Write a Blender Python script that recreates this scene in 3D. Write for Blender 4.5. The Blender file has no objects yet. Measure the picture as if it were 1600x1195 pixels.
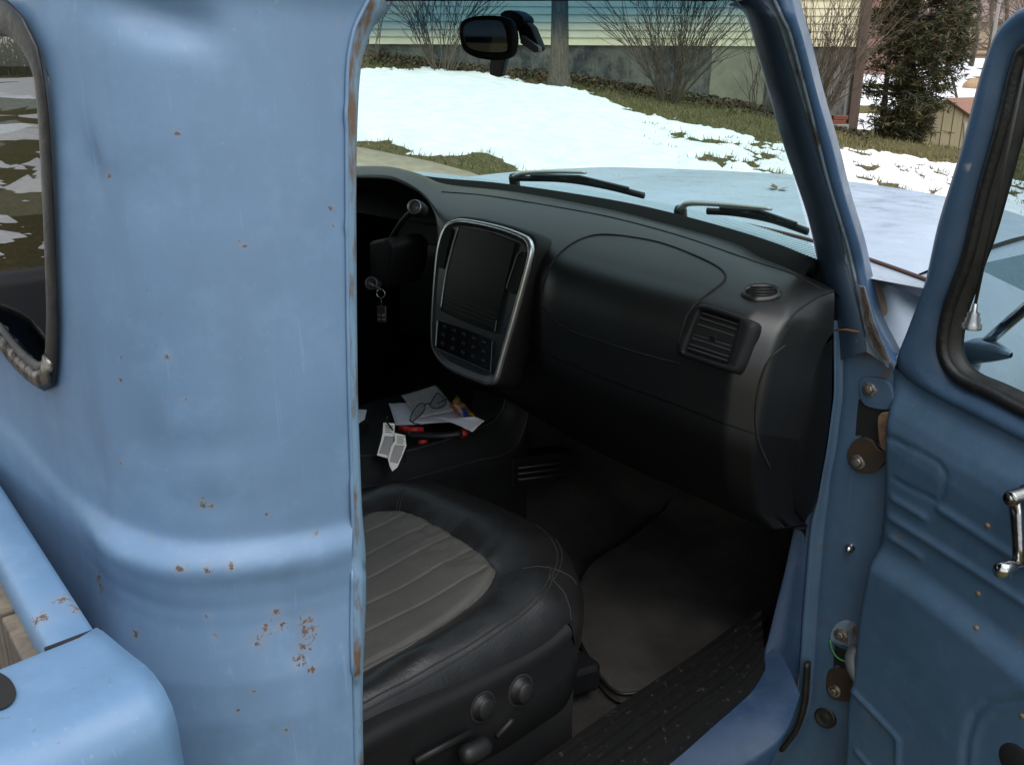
import bpy, bmesh, math, random
import numpy as np
from mathutils import Vector, Matrix, noise
from mathutils.bvhtree import BVHTree
rng = random.Random(7)
S = bpy.context.scene
COL = S.collection
# ------------------------------------------------------------------ camera
P0 = np.array([1.383, -.433, 1.58])
YAW, PIT, ROLL, FPX = math.radians(44.5), math.radians(18.6), math.radians(-.35), 1460.
_cy, _sy, _cp, _sp = math.cos(YAW), math.sin(YAW), math.cos(PIT), math.sin(PIT)
FW = np.array([-_sy*_cp, _cy*_cp, -_sp]); _r = np.array([_cy, _sy, 0.]); _d = -np.cross(_r, FW)
CR = math.cos(ROLL)*_r + math.sin(ROLL)*_d
CD = -math.sin(ROLL)*_r + math.cos(ROLL)*_d
cam = bpy.data.objects.new('camera', bpy.data.cameras.new('camera')); COL.objects.link(cam)
cam.data.sensor_width = 36; cam.data.lens = 36*FPX/1600
cam.data.clip_start = .02; cam.data.clip_end = 3000
cam.matrix_world = Matrix(((CR[0], -CD[0], -FW[0], P0[0]), (CR[1], -CD[1], -FW[1], P0[1]), (CR[2], -CD[2], -FW[2], P0[2]), (0, 0, 0, 1)))
S.camera = cam
# ------------------------------------------------------------------ light
SUN_EL, SUN_AZ = math.radians(70), math.radians(100)      # azimuth clockwise from +Y
w = bpy.data.worlds.new('World'); S.world = w; w.use_nodes = True
nt = w.node_tree; nt.nodes.clear()
sky = nt.nodes.new('ShaderNodeTexSky'); sky.sky_type = 'NISHITA'; sky.sun_disc = False
sky.sun_elevation = SUN_EL; sky.sun_rotation = SUN_AZ; sky.air_density = 2.0; sky.dust_density = 1.0; sky.ozone_density = 1.0
hs = nt.nodes.new('ShaderNodeHueSaturation'); hs.inputs['Saturation'].default_value = .38
bg = nt.nodes.new('ShaderNodeBackground'); bg.inputs[1].default_value = .15
wo = nt.nodes.new('ShaderNodeOutputWorld')
nt.links.new(sky.outputs[0], hs.inputs['Color']); nt.links.new(hs.outputs[0], bg.inputs[0]); nt.links.new(bg.outputs[0], wo.inputs[0])
sun = bpy.data.lights.new('sun', 'SUN'); sun.energy = 1.6; sun.angle = math.radians(60); sun.color = (1, .97, .93)
so = bpy.data.objects.new('sun', sun); COL.objects.link(so)
_sd = Vector((math.sin(SUN_AZ)*math.cos(SUN_EL), math.cos(SUN_AZ)*math.cos(SUN_EL), math.sin(SUN_EL)))
so.rotation_euler = _sd.to_track_quat('Z', 'Y').to_euler()
S.view_settings.view_transform = 'Standard'; S.view_settings.look = 'None'
S.view_settings.exposure = .62; S.view_settings.gamma = 1
S.cycles.max_bounces = 10; S.cycles.transparent_max_bounces = 16
S.cycles.use_denoising = True

# ------------------------------------------------------------------ helpers
def U(u, v, X=None, Y=None, Z=None, plane=None):
    """a point of the photograph on a given plane of the truck"""
    k = FW + CR*(u-800)/FPX + CD*(v-597.5)/FPX
    if X is not None: t = (X-P0[0])/k[0]
    elif Y is not None: t = (Y-P0[1])/k[1]
    elif Z is not None: t = (Z-P0[2])/k[2]
    else:
        p, n = plane; t = ((p-P0) @ n)/(k @ n)
    return P0 + t*k
def RAY(u, v):
    k = FW + CR*(u-800)/FPX + CD*(v-597.5)/FPX
    return Vector(P0), Vector(k).normalized()
AF = np.array([-_sy, _cy, 0.]); AR = np.array([_cy, _sy, 0.])
def AB(a, b, z=0.):                    # a metres ahead of the camera, b metres to the right
    p = P0 + AF*a + AR*b; return np.array([p[0], p[1], z])
def UA(u, v, a): return U(u, v, plane=(P0+AF*a, AF))
def toab(p): q = np.asarray(p)-P0; return q @ AF, q @ AR

def interp(x, pts):
    xs = [p[0] for p in pts]; ys = [p[1] for p in pts]
    return float(np.interp(x, xs, ys))
def spline(P, n, closed=False):
    P = [np.asarray(p, float) for p in P]; m = len(P)
    if closed: Q = [P[-1]]+P+[P[0], P[1]]; segs = m
    else: Q = [2*P[0]-P[1]]+P+[2*P[-1]-P[-2]]; segs = m-1
    # centripetal-ish arc-length sampling of Catmull-Rom
    out = []
    for i in range(segs):
        p0, p1, p2, p3 = Q[i:i+4]
        for t in np.linspace(0, 1, 13)[:-1]:
            out.append(.5*((2*p1)+(-p0+p2)*t+(2*p0-5*p1+4*p2-p3)*t*t+(-p0+3*p1-3*p2+p3)*t**3))
    out.append(P[0] if closed else P[-1]); out = np.array(out)
    L = np.concatenate([[0], np.cumsum(np.linalg.norm(np.diff(out, axis=0), axis=1))])
    s = np.linspace(0, L[-1], n+1 if closed else n)
    R = np.stack([np.interp(s, L, out[:, k]) for k in range(out.shape[1])], 1)
    return R[:-1] if closed else R

class MB:
    def __init__(s): s.v = []; s.f = []; s.m = []; s.cur = 0
    def add(s, v, f):
        o = len(s.v); s.v += [tuple(map(float, p)) for p in v]
        s.f += [tuple(i+o for i in q) for q in f]; s.m += [s.cur]*len(f); return s
    def loft(s, rows, cu=False, cv=False, flip=False):
        n = len(rows[0]); m = len(rows); v = [p for r in rows for p in r]; f = []
        for i in range(m if cv else m-1):
            for j in range(n if cu else n-1):
                a, b = i*n+j, i*n+(j+1) % n; c, d = ((i+1) % m)*n+(j+1) % n, ((i+1) % m)*n+j
                f.append((a, d, c, b) if flip else (a, b, c, d))
        return s.add(v, f)
    def tube(s, P, r, n=8, cap=True, flat=1.0, up=None, closed=False):
        P = [np.asarray(p, float) for p in P]; m = len(P)
        r = [r]*m if np.isscalar(r) else r; rows = []; prev = None
        for i in range(m):
            if closed: t = P[(i+1) % m]-P[i-1]
            else: t = P[min(i+1, m-1)]-P[max(i-1, 0)]
            t = t/(np.linalg.norm(t)+1e-12)
            if up is not None: a = np.cross(t, np.asarray(up, float))
            elif prev is None: a = np.cross(t, [0, 0, 1] if abs(t[2]) < .9 else [1, 0, 0])
            else: a = prev-t*(prev @ t)
            a = a/(np.linalg.norm(a)+1e-12); prev = a; b = np.cross(t, a)
            rows.append([P[i]+r[i]*(math.cos(q)*a+flat*math.sin(q)*b) for q in np.linspace(0, 2*math.pi, n, endpoint=False)])
        s.loft(rows, cu=True, cv=closed)
        if cap and not closed:
            o = len(s.v)-n*m
            s.f.append(tuple(o+k for k in range(n))[::-1]); s.f.append(tuple(o+n*(m-1)+k for k in range(n))); s.m += [s.cur]*2
        return s
    def box(s, c, size, R=None):
        c = np.asarray(c, float); h = np.asarray(size)/2; v = []
        for x in (-1, 1):
            for y in (-1, 1):
                for z in (-1, 1):
                    p = np.array([x, y, z])*h; v.append(c+(p if R is None else R @ p))
        return s.add(v, [(0, 1, 3, 2), (4, 6, 7, 5), (0, 4, 5, 1), (2, 3, 7, 6), (0, 2, 6, 4), (1, 5, 7, 3)])
    def prism(s, P, off):
        P = [np.asarray(p, float) for p in P]; off = np.asarray(off, float); n = len(P)
        s.add(P+[p+off for p in P], [tuple(range(n)), tuple(range(2*n-1, n-1, -1))]+[(i, i+n, (i+1) % n+n, (i+1) % n) for i in range(n)])
        return s
    def disc(s, c, nrm, prof, n=20):       # lathe: prof = [(radius, height)...] along nrm
        nrm = np.asarray(nrm, float); nrm = nrm/np.linalg.norm(nrm)
        a = np.cross(nrm, [0, 0, 1] if abs(nrm[2]) < .9 else [1, 0, 0]); a /= np.linalg.norm(a); b = np.cross(nrm, a)
        rows = [[np.asarray(c)+nrm*h+max(r, 1e-5)*(math.cos(q)*a+math.sin(q)*b) for q in np.linspace(0, 2*math.pi, n, endpoint=False)] for r, h in prof]
        return s.loft(rows, cu=True)
    def build(s, name, mat=None, parent=None, smooth=True, bevel=0, seg=2, mats=None, sub=0, solid=0, recalc=True):
        me = bpy.data.meshes.new(name); me.from_pydata(s.v, [], s.f)
        for mm in (mats or [mat]): me.materials.append(mm)
        if mats: me.polygons.foreach_set('material_index', s.m)
        if recalc:
            bm = bmesh.new(); bm.from_mesh(me); bmesh.ops.recalc_face_normals(bm, faces=bm.faces); bm.to_mesh(me); bm.free()
        if smooth: me.shade_smooth()
        o = bpy.data.objects.new(name, me); COL.objects.link(o)
        if parent:
            o.parent = parent; q = parent; base = Vector((0, 0, 0))
            while q: base += q.location; q = q.parent
            o.matrix_parent_inverse = Matrix.Translation(-base)   # meshes are written in world coordinates
        if solid: q = o.modifiers.new('so', 'SOLIDIFY'); q.thickness = solid; q.offset = -1
        if bevel: q = o.modifiers.new('b', 'BEVEL'); q.width = bevel; q.segments = seg; q.limit_method = 'ANGLE'; q.angle_limit = math.radians(40)
        if sub: q = o.modifiers.new('s', 'SUBSURF'); q.levels = sub; q.render_levels = sub
        if smooth and bevel: q = o.modifiers.new('w', 'WEIGHTED_NORMAL'); q.keep_sharp = True
        return o
def tag(o, label=None, cat=None, group=None, kind=None):
    for k, x in (('label', label), ('category', cat), ('group', group), ('kind', kind)):
        if x: o[k] = x
    return o
def empty(name, loc, label, cat, group=None):
    o = bpy.data.objects.new(name, None); COL.objects.link(o); o.location = loc; o.empty_display_size = .2
    return tag(o, label, cat, group)
def bvh(mb): return BVHTree.FromPolygons([Vector(p) for p in mb.v], mb.f)
def hit(tree, u, v, lift=0.):
    o, d = RAY(u, v); p, n, i, t = tree.ray_cast(o, d)
    if p is None: return None
    if n.dot(d) > 0: n = -n
    return np.array(p+n*lift), np.array(n)
def on(tree, px, n, lift=.0, closed=False):
    out = []
    for q in spline(px, n, closed):
        h = hit(tree, q[0], q[1], lift)
        if h is not None: out.append(h[0])
    return out
def fbm(x, y, z=0., o=4): return noise.fractal(Vector((x, y, z)), .9, 2.0, o)

# ------------------------------------------------------------------ materials
def nodes(name):
    m = bpy.data.materials.new(name); m.use_nodes = True; t = m.node_tree
    return m, t, t.nodes['Principled BSDF'], t.nodes['Material Output']
def N(t, kind, **kw):
    n = t.nodes.new('ShaderNode'+kind)
    for k, v in kw.items():
        if k.startswith('i_'):
            key = k[2:]; n.inputs[int(key) if key.isdigit() else key].default_value = v
        else: setattr(n, k, v)
    return n
def L(t, a, b): t.links.new(a, b)
def noise_fac(t, scale, detail=4, rough=.55, lo=.35, hi=.65, vec=None, stretch=None):
    n = N(t, 'TexNoise'); n.inputs['Scale'].default_value = scale; n.inputs['Detail'].default_value = detail; n.inputs['Roughness'].default_value = rough
    tc = N(t, 'TexCoord'); src = tc.outputs['Object']
    if stretch:
        mp = N(t, 'Mapping'); mp.inputs['Scale'].default_value = stretch; L(t, src, mp.inputs[0]); src = mp.outputs[0]
    L(t, src, n.inputs['Vector'])
    r = N(t, 'MapRange'); r.inputs[1].default_value = lo; r.inputs[2].default_value = hi; L(t, n.outputs['Fac'], r.inputs[0])
    return r.outputs[0]
def mixc(t, fac, a, b):
    m = N(t, 'Mix', data_type='RGBA')
    if isinstance(fac, (int, float)): m.inputs[0].default_value = fac
    else: L(t, fac, m.inputs[0])
    for k, c in ((6, a), (7, b)):
        if isinstance(c, tuple): m.inputs[k].default_value = (*c, 1)
        else: L(t, c, m.inputs[k])
    return m.outputs[2]
def math_(t, op, a, b=None):
    m = N(t, 'Math', operation=op)
    for k, c in ((0, a), (1, b)):
        if c is None: continue
        if isinstance(c, (int, float)): m.inputs[k].default_value = c
        else: L(t, c, m.inputs[k])
    return m.outputs[0]
def bump(t, p, h, strength, dist=.002):
    b = N(t, 'Bump'); b.inputs['Strength'].default_value = strength; b.inputs['Distance'].default_value = dist
    L(t, h, b.inputs['Height']); L(t, b.outputs[0], p.inputs['Normal'])
def simple(name, c, rough=.5, metal=0., c2=None, scale=8, stretch=None, bs=0, bstr=.2, bdist=.001, spec=.5, lo=.35, hi=.65):
    m, t, p, o = nodes(name)
    p.inputs['Base Color'].default_value = (*c, 1); p.inputs['Roughness'].default_value = rough; p.inputs['Metallic'].default_value = metal
    p.inputs['Specular IOR Level'].default_value = spec
    if c2:
        f = noise_fac(t, scale, 5, .6, lo, hi, stretch=stretch); L(t, mixc(t, f, c, c2), p.inputs['Base Color'])
    if bs: bump(t, p, noise_fac(t, bs, 3, .6, 0, 1), bstr, bdist)
    return m
def paint(name, base, spots=(), rust=.5, rough=.36, base2=None, wear=None, chips=True):
    m, t, p, o = nodes(name)
    b2 = base2 or tuple(x*.82 for x in base)
    f = noise_fac(t, 5, 5, .6, .3, .7); col = mixc(t, f, base, b2)
    f2 = noise_fac(t, 26, 5, .75, .50, .8); col = mixc(t, math_(t, 'MULTIPLY', f2, .38), col, tuple(min(1, x*1.25+.04) for x in base))
    hz = noise_fac(t, 2.4, 3, .5, .35, .65, stretch=(1.6, 1.6, .5)); col = mixc(t, math_(t, 'MULTIPLY', hz, .22), col, tuple(x*.76+.02 for x in base))
    sc = noise_fac(t, 34, 3, .6, .66, .70, stretch=(5, 5, .12)); col = mixc(t, math_(t, 'MULTIPLY', sc, .26), col, tuple(x*1.2+.05 for x in base))
    ch = noise_fac(t, 190, 2, .5, .735, .755); col = mixc(t, math_(t, 'MULTIPLY', ch, .45), col, tuple(x*.5+.16 for x in base))
    vert = noise_fac(t, 9, 4, .6, .52, .8, stretch=(3, 3, .25)); col = mixc(t, math_(t, 'MULTIPLY', vert, .30), col, tuple(x*.6 for x in base))
    if chips:                                   # specks of rust
        fine = noise_fac(t, 150, 2, .5, .69, .73); broad = noise_fac(t, 4, 3, .6, .62-.16*rust, .75)
        k = math_(t, 'MULTIPLY', fine, broad)
    else: k = None
    if spots:
        tc = N(t, 'TexCoord'); acc = None
        nz = noise_fac(t, 240, 4, .7, .05, .95)
        for (c, r) in spots:
            d = N(t, 'VectorMath', operation='DISTANCE'); L(t, tc.outputs['Object'], d.inputs[0]); d.inputs[1].default_value = tuple(c)
            mr = N(t, 'MapRange'); mr.inputs[1].default_value = r; mr.inputs[2].default_value = 0; L(t, d.outputs['Value'], mr.inputs[0])
            acc = mr.outputs[0] if acc is None else math_(t, 'MAXIMUM', acc, mr.outputs[0])
        q = math_(t, 'ADD', math_(t, 'MULTIPLY', acc, .40), nz)
        mr = N(t, 'MapRange'); mr.inputs[1].default_value = .80; mr.inputs[2].default_value = .86; L(t, q, mr.inputs[0])
        gate = N(t, 'MapRange'); gate.inputs[1].default_value = 0.; gate.inputs[2].default_value = .15; L(t, acc, gate.inputs[0])
        kk = math_(t, 'MULTIPLY', mr.outputs[0], gate.outputs[0]); k = kk if k is None else math_(t, 'MAXIMUM', k, kk)
        stain = math_(t, 'MULTIPLY', acc, .20); col = mixc(t, stain, col, (.30, .22, .12))
    rn = noise_fac(t, 60, 3, .6, .3, .7)
    rc = mixc(t, rn, (.15, .092, .055), (.065, .042, .032))
    if wear:                                    # broad rusty or bare areas: (scale, lo, hi, colour)
        wf = noise_fac(t, wear[0], 5, .65, wear[1], wear[2], stretch=wear[4] if len(wear) > 4 else None); col = mixc(t, wf, col, wear[3])
    if k is not None: col = mixc(t, k, col, rc)
    L(t, col, p.inputs['Base Color'])
    rv = noise_fac(t, 14, 4, .6, .3, .7); rr = N(t, 'MapRange'); rr.inputs[3].default_value = rough-.08; rr.inputs[4].default_value = rough+.17; L(t, rv, rr.inputs[0])
    ro = rr.outputs[0]
    if k is not None: ro = math_(t, 'ADD', ro, math_(t, 'MULTIPLY', k, .4))
    L(t, ro, p.inputs['Roughness'])
    bump(t, p, noise_fac(t, 220, 2, .5, 0, 1), .05, .0006)
    return m
def glass(name, tint=(1, 1, 1), band=None, rough=.0, ior=1.5):
    m, t, p, o = nodes(name); t.nodes.remove(p)
    tr = N(t, 'BsdfTransparent'); gl = N(t, 'BsdfGlossy'); gl.inputs['Roughness'].default_value = rough
    tr.inputs[0].default_value = (*tint, 1)
    if band:                                     # the glass's own coloured sun strip: (z low, z high, colour)
        tc = N(t, 'TexCoord'); sx = N(t, 'SeparateXYZ'); L(t, tc.outputs['Object'], sx.inputs[0])
        mr = N(t, 'MapRange', interpolation_type='SMOOTHSTEP'); mr.inputs[1].default_value = band[0]; mr.inputs[2].default_value = band[1]; L(t, sx.outputs[2], mr.inputs[0])
        L(t, mixc(t, mr.outputs[0], tint, band[2]), tr.inputs[0])
    ge = N(t, 'NewGeometry'); ir = N(t, 'MapRange'); ir.inputs[3].default_value = ior; ir.inputs[4].default_value = 1/ior; L(t, ge.outputs['Backfacing'], ir.inputs[0])
    fr = N(t, 'Fresnel'); L(t, ir.outputs[0], fr.inputs[0])
    mx = N(t, 'MixShader'); L(t, fr.outputs[0], mx.inputs[0]); L(t, tr.outputs[0], mx.inputs[1]); L(t, gl.outputs[0], mx.inputs[2]); L(t, mx.outputs[0], o.inputs[0])
    return m
BLUE = (.138, .232, .368); BLUE2 = (.114, .202, .332); DBLUE = (.055, .135, .27)
M = {}
M['plastic'] = simple('black_plastic', (.008, .008, .009), .55, bs=900, bstr=.25, bdist=.0004, c2=(.011, .011, .012), scale=20, spec=.2)
M['dash_vinyl'] = simple('dash_vinyl', (.0055, .0058, .0058), .40, bs=1400, bstr=.35, bdist=.0004, c2=(.007, .0074, .0074), scale=10, spec=.62)
M['gloss_black'] = simple('gloss_black', (.008, .008, .009), .12)
M['deep_black'] = simple('deep_black', (.004, .004, .004), .8)
M['rubber'] = simple('rubber', (.007, .007, .007), .5, c2=(.018, .016, .014), scale=60, bs=200, bstr=.3)
M['leather'] = simple('black_leather', (.010, .010, .011), .30, bs=260, bstr=.5, bdist=.0009, c2=(.015, .014, .014), scale=30, spec=.45)
M['silver'] = simple('silver_trim', (.30, .31, .31), .30, metal=.85, c2=(.24, .25, .25), scale=40)
M['dark_silver'] = simple('dark_silver', (.10, .10, .105), .35, metal=.5)
M['chrome'] = simple('chrome', (.62, .62, .62), .12, metal=1., c2=(.45, .43, .40), scale=70)
M['white_paper'] = simple('white_paper', (.80, .80, .86), .7, c2=(.72, .72, .78), scale=12)
M['thread'] = simple('grey_thread', (.013, .0128, .0125), .7)
# ------------------------------------------------------------------ terrain
WALL_A = 15.
FOOT = [(560, 85), (700, 105), (800, 115), (875, 118), (1000, 140), (1150, 165), (1240, 185), (1330, 212)]
ZW = [(-200, 4.0), (-60, 1.5), (-20, .6), (-9, .9), (-5, 1.5)]
for (u, v) in FOOT:
    p = UA(u, v, WALL_A); ZW.append((toab(p)[1], p[2]))
ZW += [(6.4, .47), (7.7, .30), (12, .05), (30, -.2), (60, -.2)]
def smooth(x): x = min(1, max(0, x)); return x*x*(3-2*x)
G15 = [(15, 0), (17, 0), (20, .0), (25, .25), (32, .8), (50, 2.0), (80, 2.8), (150, 5), (400, 12), (900, 20)]
def TZ(a, b):
    zw = interp(b, ZW)
    if a <= 15: z = zw*(.25*smooth((a-3.5)/11.5)+.75*min(1, max(0, (a-3.5)/11.5)))
    else: z = zw*max(0, 1-(a-15)/30)+interp(a, G15)*smooth((b-2)/4)
    if a < 0: z = .0
    if a > 4: z += .03*fbm(a*.5, b*.5, 2, 3)*min(1, (a-4)/4)
    return z
def TZp(p): a, b = toab(p); return TZ(a, b)
def hitT(u, v, t0=4.):
    k = FW + CR*(u-800)/FPX + CD*(v-597.5)/FPX; t = t0
    while t < 400:
        p = P0+t*k
        if p[2] < TZp(p): break
        t += .03+t*.002
    return P0+t*k
def poly_ab(px): return [toab(hitT(*q)) for q in px]
def sdist(pt, poly):                      # signed distance, positive inside
    x, y = pt; ins = False; dm = 1e9; n = len(poly)
    for i in range(n):
        x1, y1 = poly[i]; x2, y2 = poly[(i+1) % n]
        if (y1 > y) != (y2 > y) and x < (x2-x1)*(y-y1)/(y2-y1)+x1: ins = not ins
        dx, dy = x2-x1, y2-y1; q = max(0, min(1, ((x-x1)*dx+(y-y1)*dy)/(dx*dx+dy*dy+1e-12)))
        dm = min(dm, math.hypot(x-x1-q*dx, y-y1-q*dy))
    return dm if ins else -dm
def ground_mat():
    m, t, p, o = nodes('winter_lawn')
    f = noise_fac(t, 1.3, 6, .65, .35, .65); c = mixc(t, f, (.125, .115, .045), (.165, .125, .068))
    g = noise_fac(t, 38, 3, .7, .4, .7); c = mixc(t, g, c, (.045, .050, .018))
    h = noise_fac(t, 7, 4, .7, .55, .7); c = mixc(t, h, c, (.17, .13, .075))
    L(t, c, p.inputs['Base Color']); p.inputs['Roughness'].default_value = .95; p.inputs['Specular IOR Level'].default_value = .1
    bump(t, p, noise_fac(t, 60, 4, .7, 0, 1), .8, .03); return m
M['ground'] = ground_mat()
M['snow'] = simple('snow', (.80, .80, .81), .75, c2=(.68, .685, .70), scale=5, bs=16, bstr=.6, bdist=.03, spec=.2)
M['concrete'] = simple('concrete_drive', (.34, .28, .20), .9, c2=(.26, .215, .155), scale=9, bs=120, bstr=.3, bdist=.003)
def axis(parts):
    out = []
    for lo, hi, n in parts: out += list(np.linspace(lo, hi, n, endpoint=False))
    return out+[parts[-1][1]]
def build_ground():
    aa = axis([(-900, -120, 6), (-120, -12, 22), (-12, 6, 18), (6, 26, 130), (26, 80, 34), (80, 900, 14)])
    bb = axis([(-900, -60, 6), (-60, -6, 20), (-6, 12, 110), (12, 60, 20), (60, 900, 7)])
    mb = MB(); mb.loft([[AB(a, b, TZ(a, b)) for b in bb] for a in aa]); return tag(mb.build('ground', M['ground'], recalc=False), kind='structure')
build_ground()
# concrete drive: a sheet a little above the ground, seen at the left through the windscreen
DR = poly_ab([(560, 236), (640, 251), (700, 266), (760, 282)])
def drive_a(b): return interp(b, sorted([(q[1], q[0]) for q in DR]+[(-12, DR[0][0]+3), (DR[3][1]+.5, 5.6), (8, 5.0)]))
mb = MB(); bb = list(np.linspace(-4.2, 6, 60))
mb.loft([[AB(a, b, TZ(a, b)+.03-(.10 if k == 12 else 0)) for b in bb for a in [2+(drive_a(b)-2)*min(k, 11)/11.+(.02 if k == 12 else 0)]] for k in range(13)])
tag(mb.build('driveway', M['concrete']), kind='structure')
# snow on the lawn: its own sheet with thickness, sinking under the turf at its ragged edges
SN = poly_ab([(470, 118), (560, 113), (620, 108), (700, 112), (780, 120), (850, 137), (900, 141), (960, 163), (1010, 180), (1050, 190), (1120, 203), (1230, 226), (1300, 233), (1400, 243), (1520, 262), (1640, 300),
              (1640, 420), (1400, 420), (1100, 320), (900, 300), (820, 278), (790, 262), (720, 254), (640, 238), (560, 226), (470, 214)])
GRASS = [poly_ab(q) for q in ([(560, 226), (575, 221), (610, 221), (632, 230), (640, 240), (560, 240)], [(672, 262), (700, 245), (745, 239), (790, 250), (812, 268), (740, 275)],
                              [(470, 205), (560, 226), (660, 246), (700, 262), (700, 285), (470, 285)])]
PATCH = poly_ab([(985, 172), (1120, 200), (1320, 236), (1520, 262), (1640, 300), (1640, 420), (1300, 330), (1060, 262), (1010, 230), (1000, 200)])
def snow_mask(a, b):
    s = sdist((a, b), SN)
    e = min(s, .5)/.25+.9*fbm(a*2.2, b*2.2, 5, 4)+.8*fbm(a*7, b*7, 1, 4)+.5*fbm(a*19, b*19, 6, 3)
    for g in GRASS: e = min(e, -sdist((a, b), g)/.12+.6*fbm(a*6, b*6, 9, 3))
    pd = sdist((a, b), PATCH)
    if pd > -.6:
        q = smooth((pd+.6)/1.0)
        st = 1.5*fbm(a*1.7, b*2.6, 3, 5)+1.2*fbm(a*5, b*6, 11, 4)-.9*smooth((sdist((a, b), PATCH)*-1+.9)/1.2)*0
        e = e*(1-q)+q*min(e, .26+st*1.15)
    return e
def build_snow():
    aa = list(np.arange(6.3, 16.2, .055)); bb = list(np.arange(-6, 10.5, .055))
    mb = MB(); vid = {}; 
    K = [[snow_mask(a, b) for b in bb] for a in aa]
    def gz(i, j):
        e = K[i][j]; h = max(-.05, min(1, e))*.055 if e > 0 else max(-.03, e*.05)
        return TZ(aa[i], bb[j])+h+(.006*fbm(aa[i]*3, bb[j]*3, 8, 3) if e > .5 else 0)
    v = []; f = []
    for i in range(len(aa)-1):
        for j in range(len(bb)-1):
            cs = [(i, j), (i, j+1), (i+1, j+1), (i+1, j)]
            if max(K[x][y] for x, y in cs) < 0: continue
            q = []
            for c in cs:
                if c not in vid: vid[c] = len(v); v.append(AB(aa[c[0]], bb[c[1]], gz(*c)))
                q.append(vid[c])
            f.append(tuple(q))
    mb.add(v, f); tag(mb.build('snow', M['snow'], recalc=False), kind='structure')
build_snow()
def far_snow():
    # drifts on the hill to the right and on the field to the left rear (seen mirrored in the rear window)
    for nm, A, B, sc, th in (('hill_snow', (21, 60, 90), (2, 40, 80), .35, -.35), ('field_snow', (-12, 60, 130), (-90, -17, 140), .22, .02), ('side_snow', (-6, 16, 200), (-17.5, -4.6, 150), .55, .12)):
        aa = np.linspace(*A[:2], A[2]); bb = np.linspace(*B[:2], B[2]); v = []; f = []; vid = {}
        def e(a, b):
            k = fbm(a*sc, b*sc, 4, 5)-th
            if nm == 'side_snow': k += .55*fbm(a*2.6, b*2.6, 3, 4)+.40*fbm(a*7, b*7, 2, 4)-.10; k = min(k, 1.5*(16-a), 1.5*(a+6))
            elif nm == 'hill_snow': k = min(k, (a-21.5)*.5, (58-a)*.3)
            else:
                dist = math.hypot(a, b); k += .55*math.exp(-((dist-42)/9)**2)-.5*smooth((dist-54)/8)+.18*fbm(a*1.5, b*1.5, 3, 4)
                if b > -7.5 and a > 5.5: k = -1
            return k
        for i in range(len(aa)-1):
            for j in range(len(bb)-1):
                cs = [(i, j), (i, j+1), (i+1, j+1), (i+1, j)]
                E = [e(aa[x], bb[y]) for x, y in cs]
                if max(E) < 0: continue
                q = []
                for c, ee in zip(cs, E):
                    if c not in vid: vid[c] = len(v); a, b = aa[c[0]], bb[c[1]]; v.append(AB(a, b, TZ(a, b)+max(-.04, min(.07, ee*.35))))
                    q.append(vid[c])
                f.append(tuple(q))
        mb = MB().add(v, f); tag(mb.build(nm, M['snow'], recalc=False), kind='structure')
far_snow()
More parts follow.
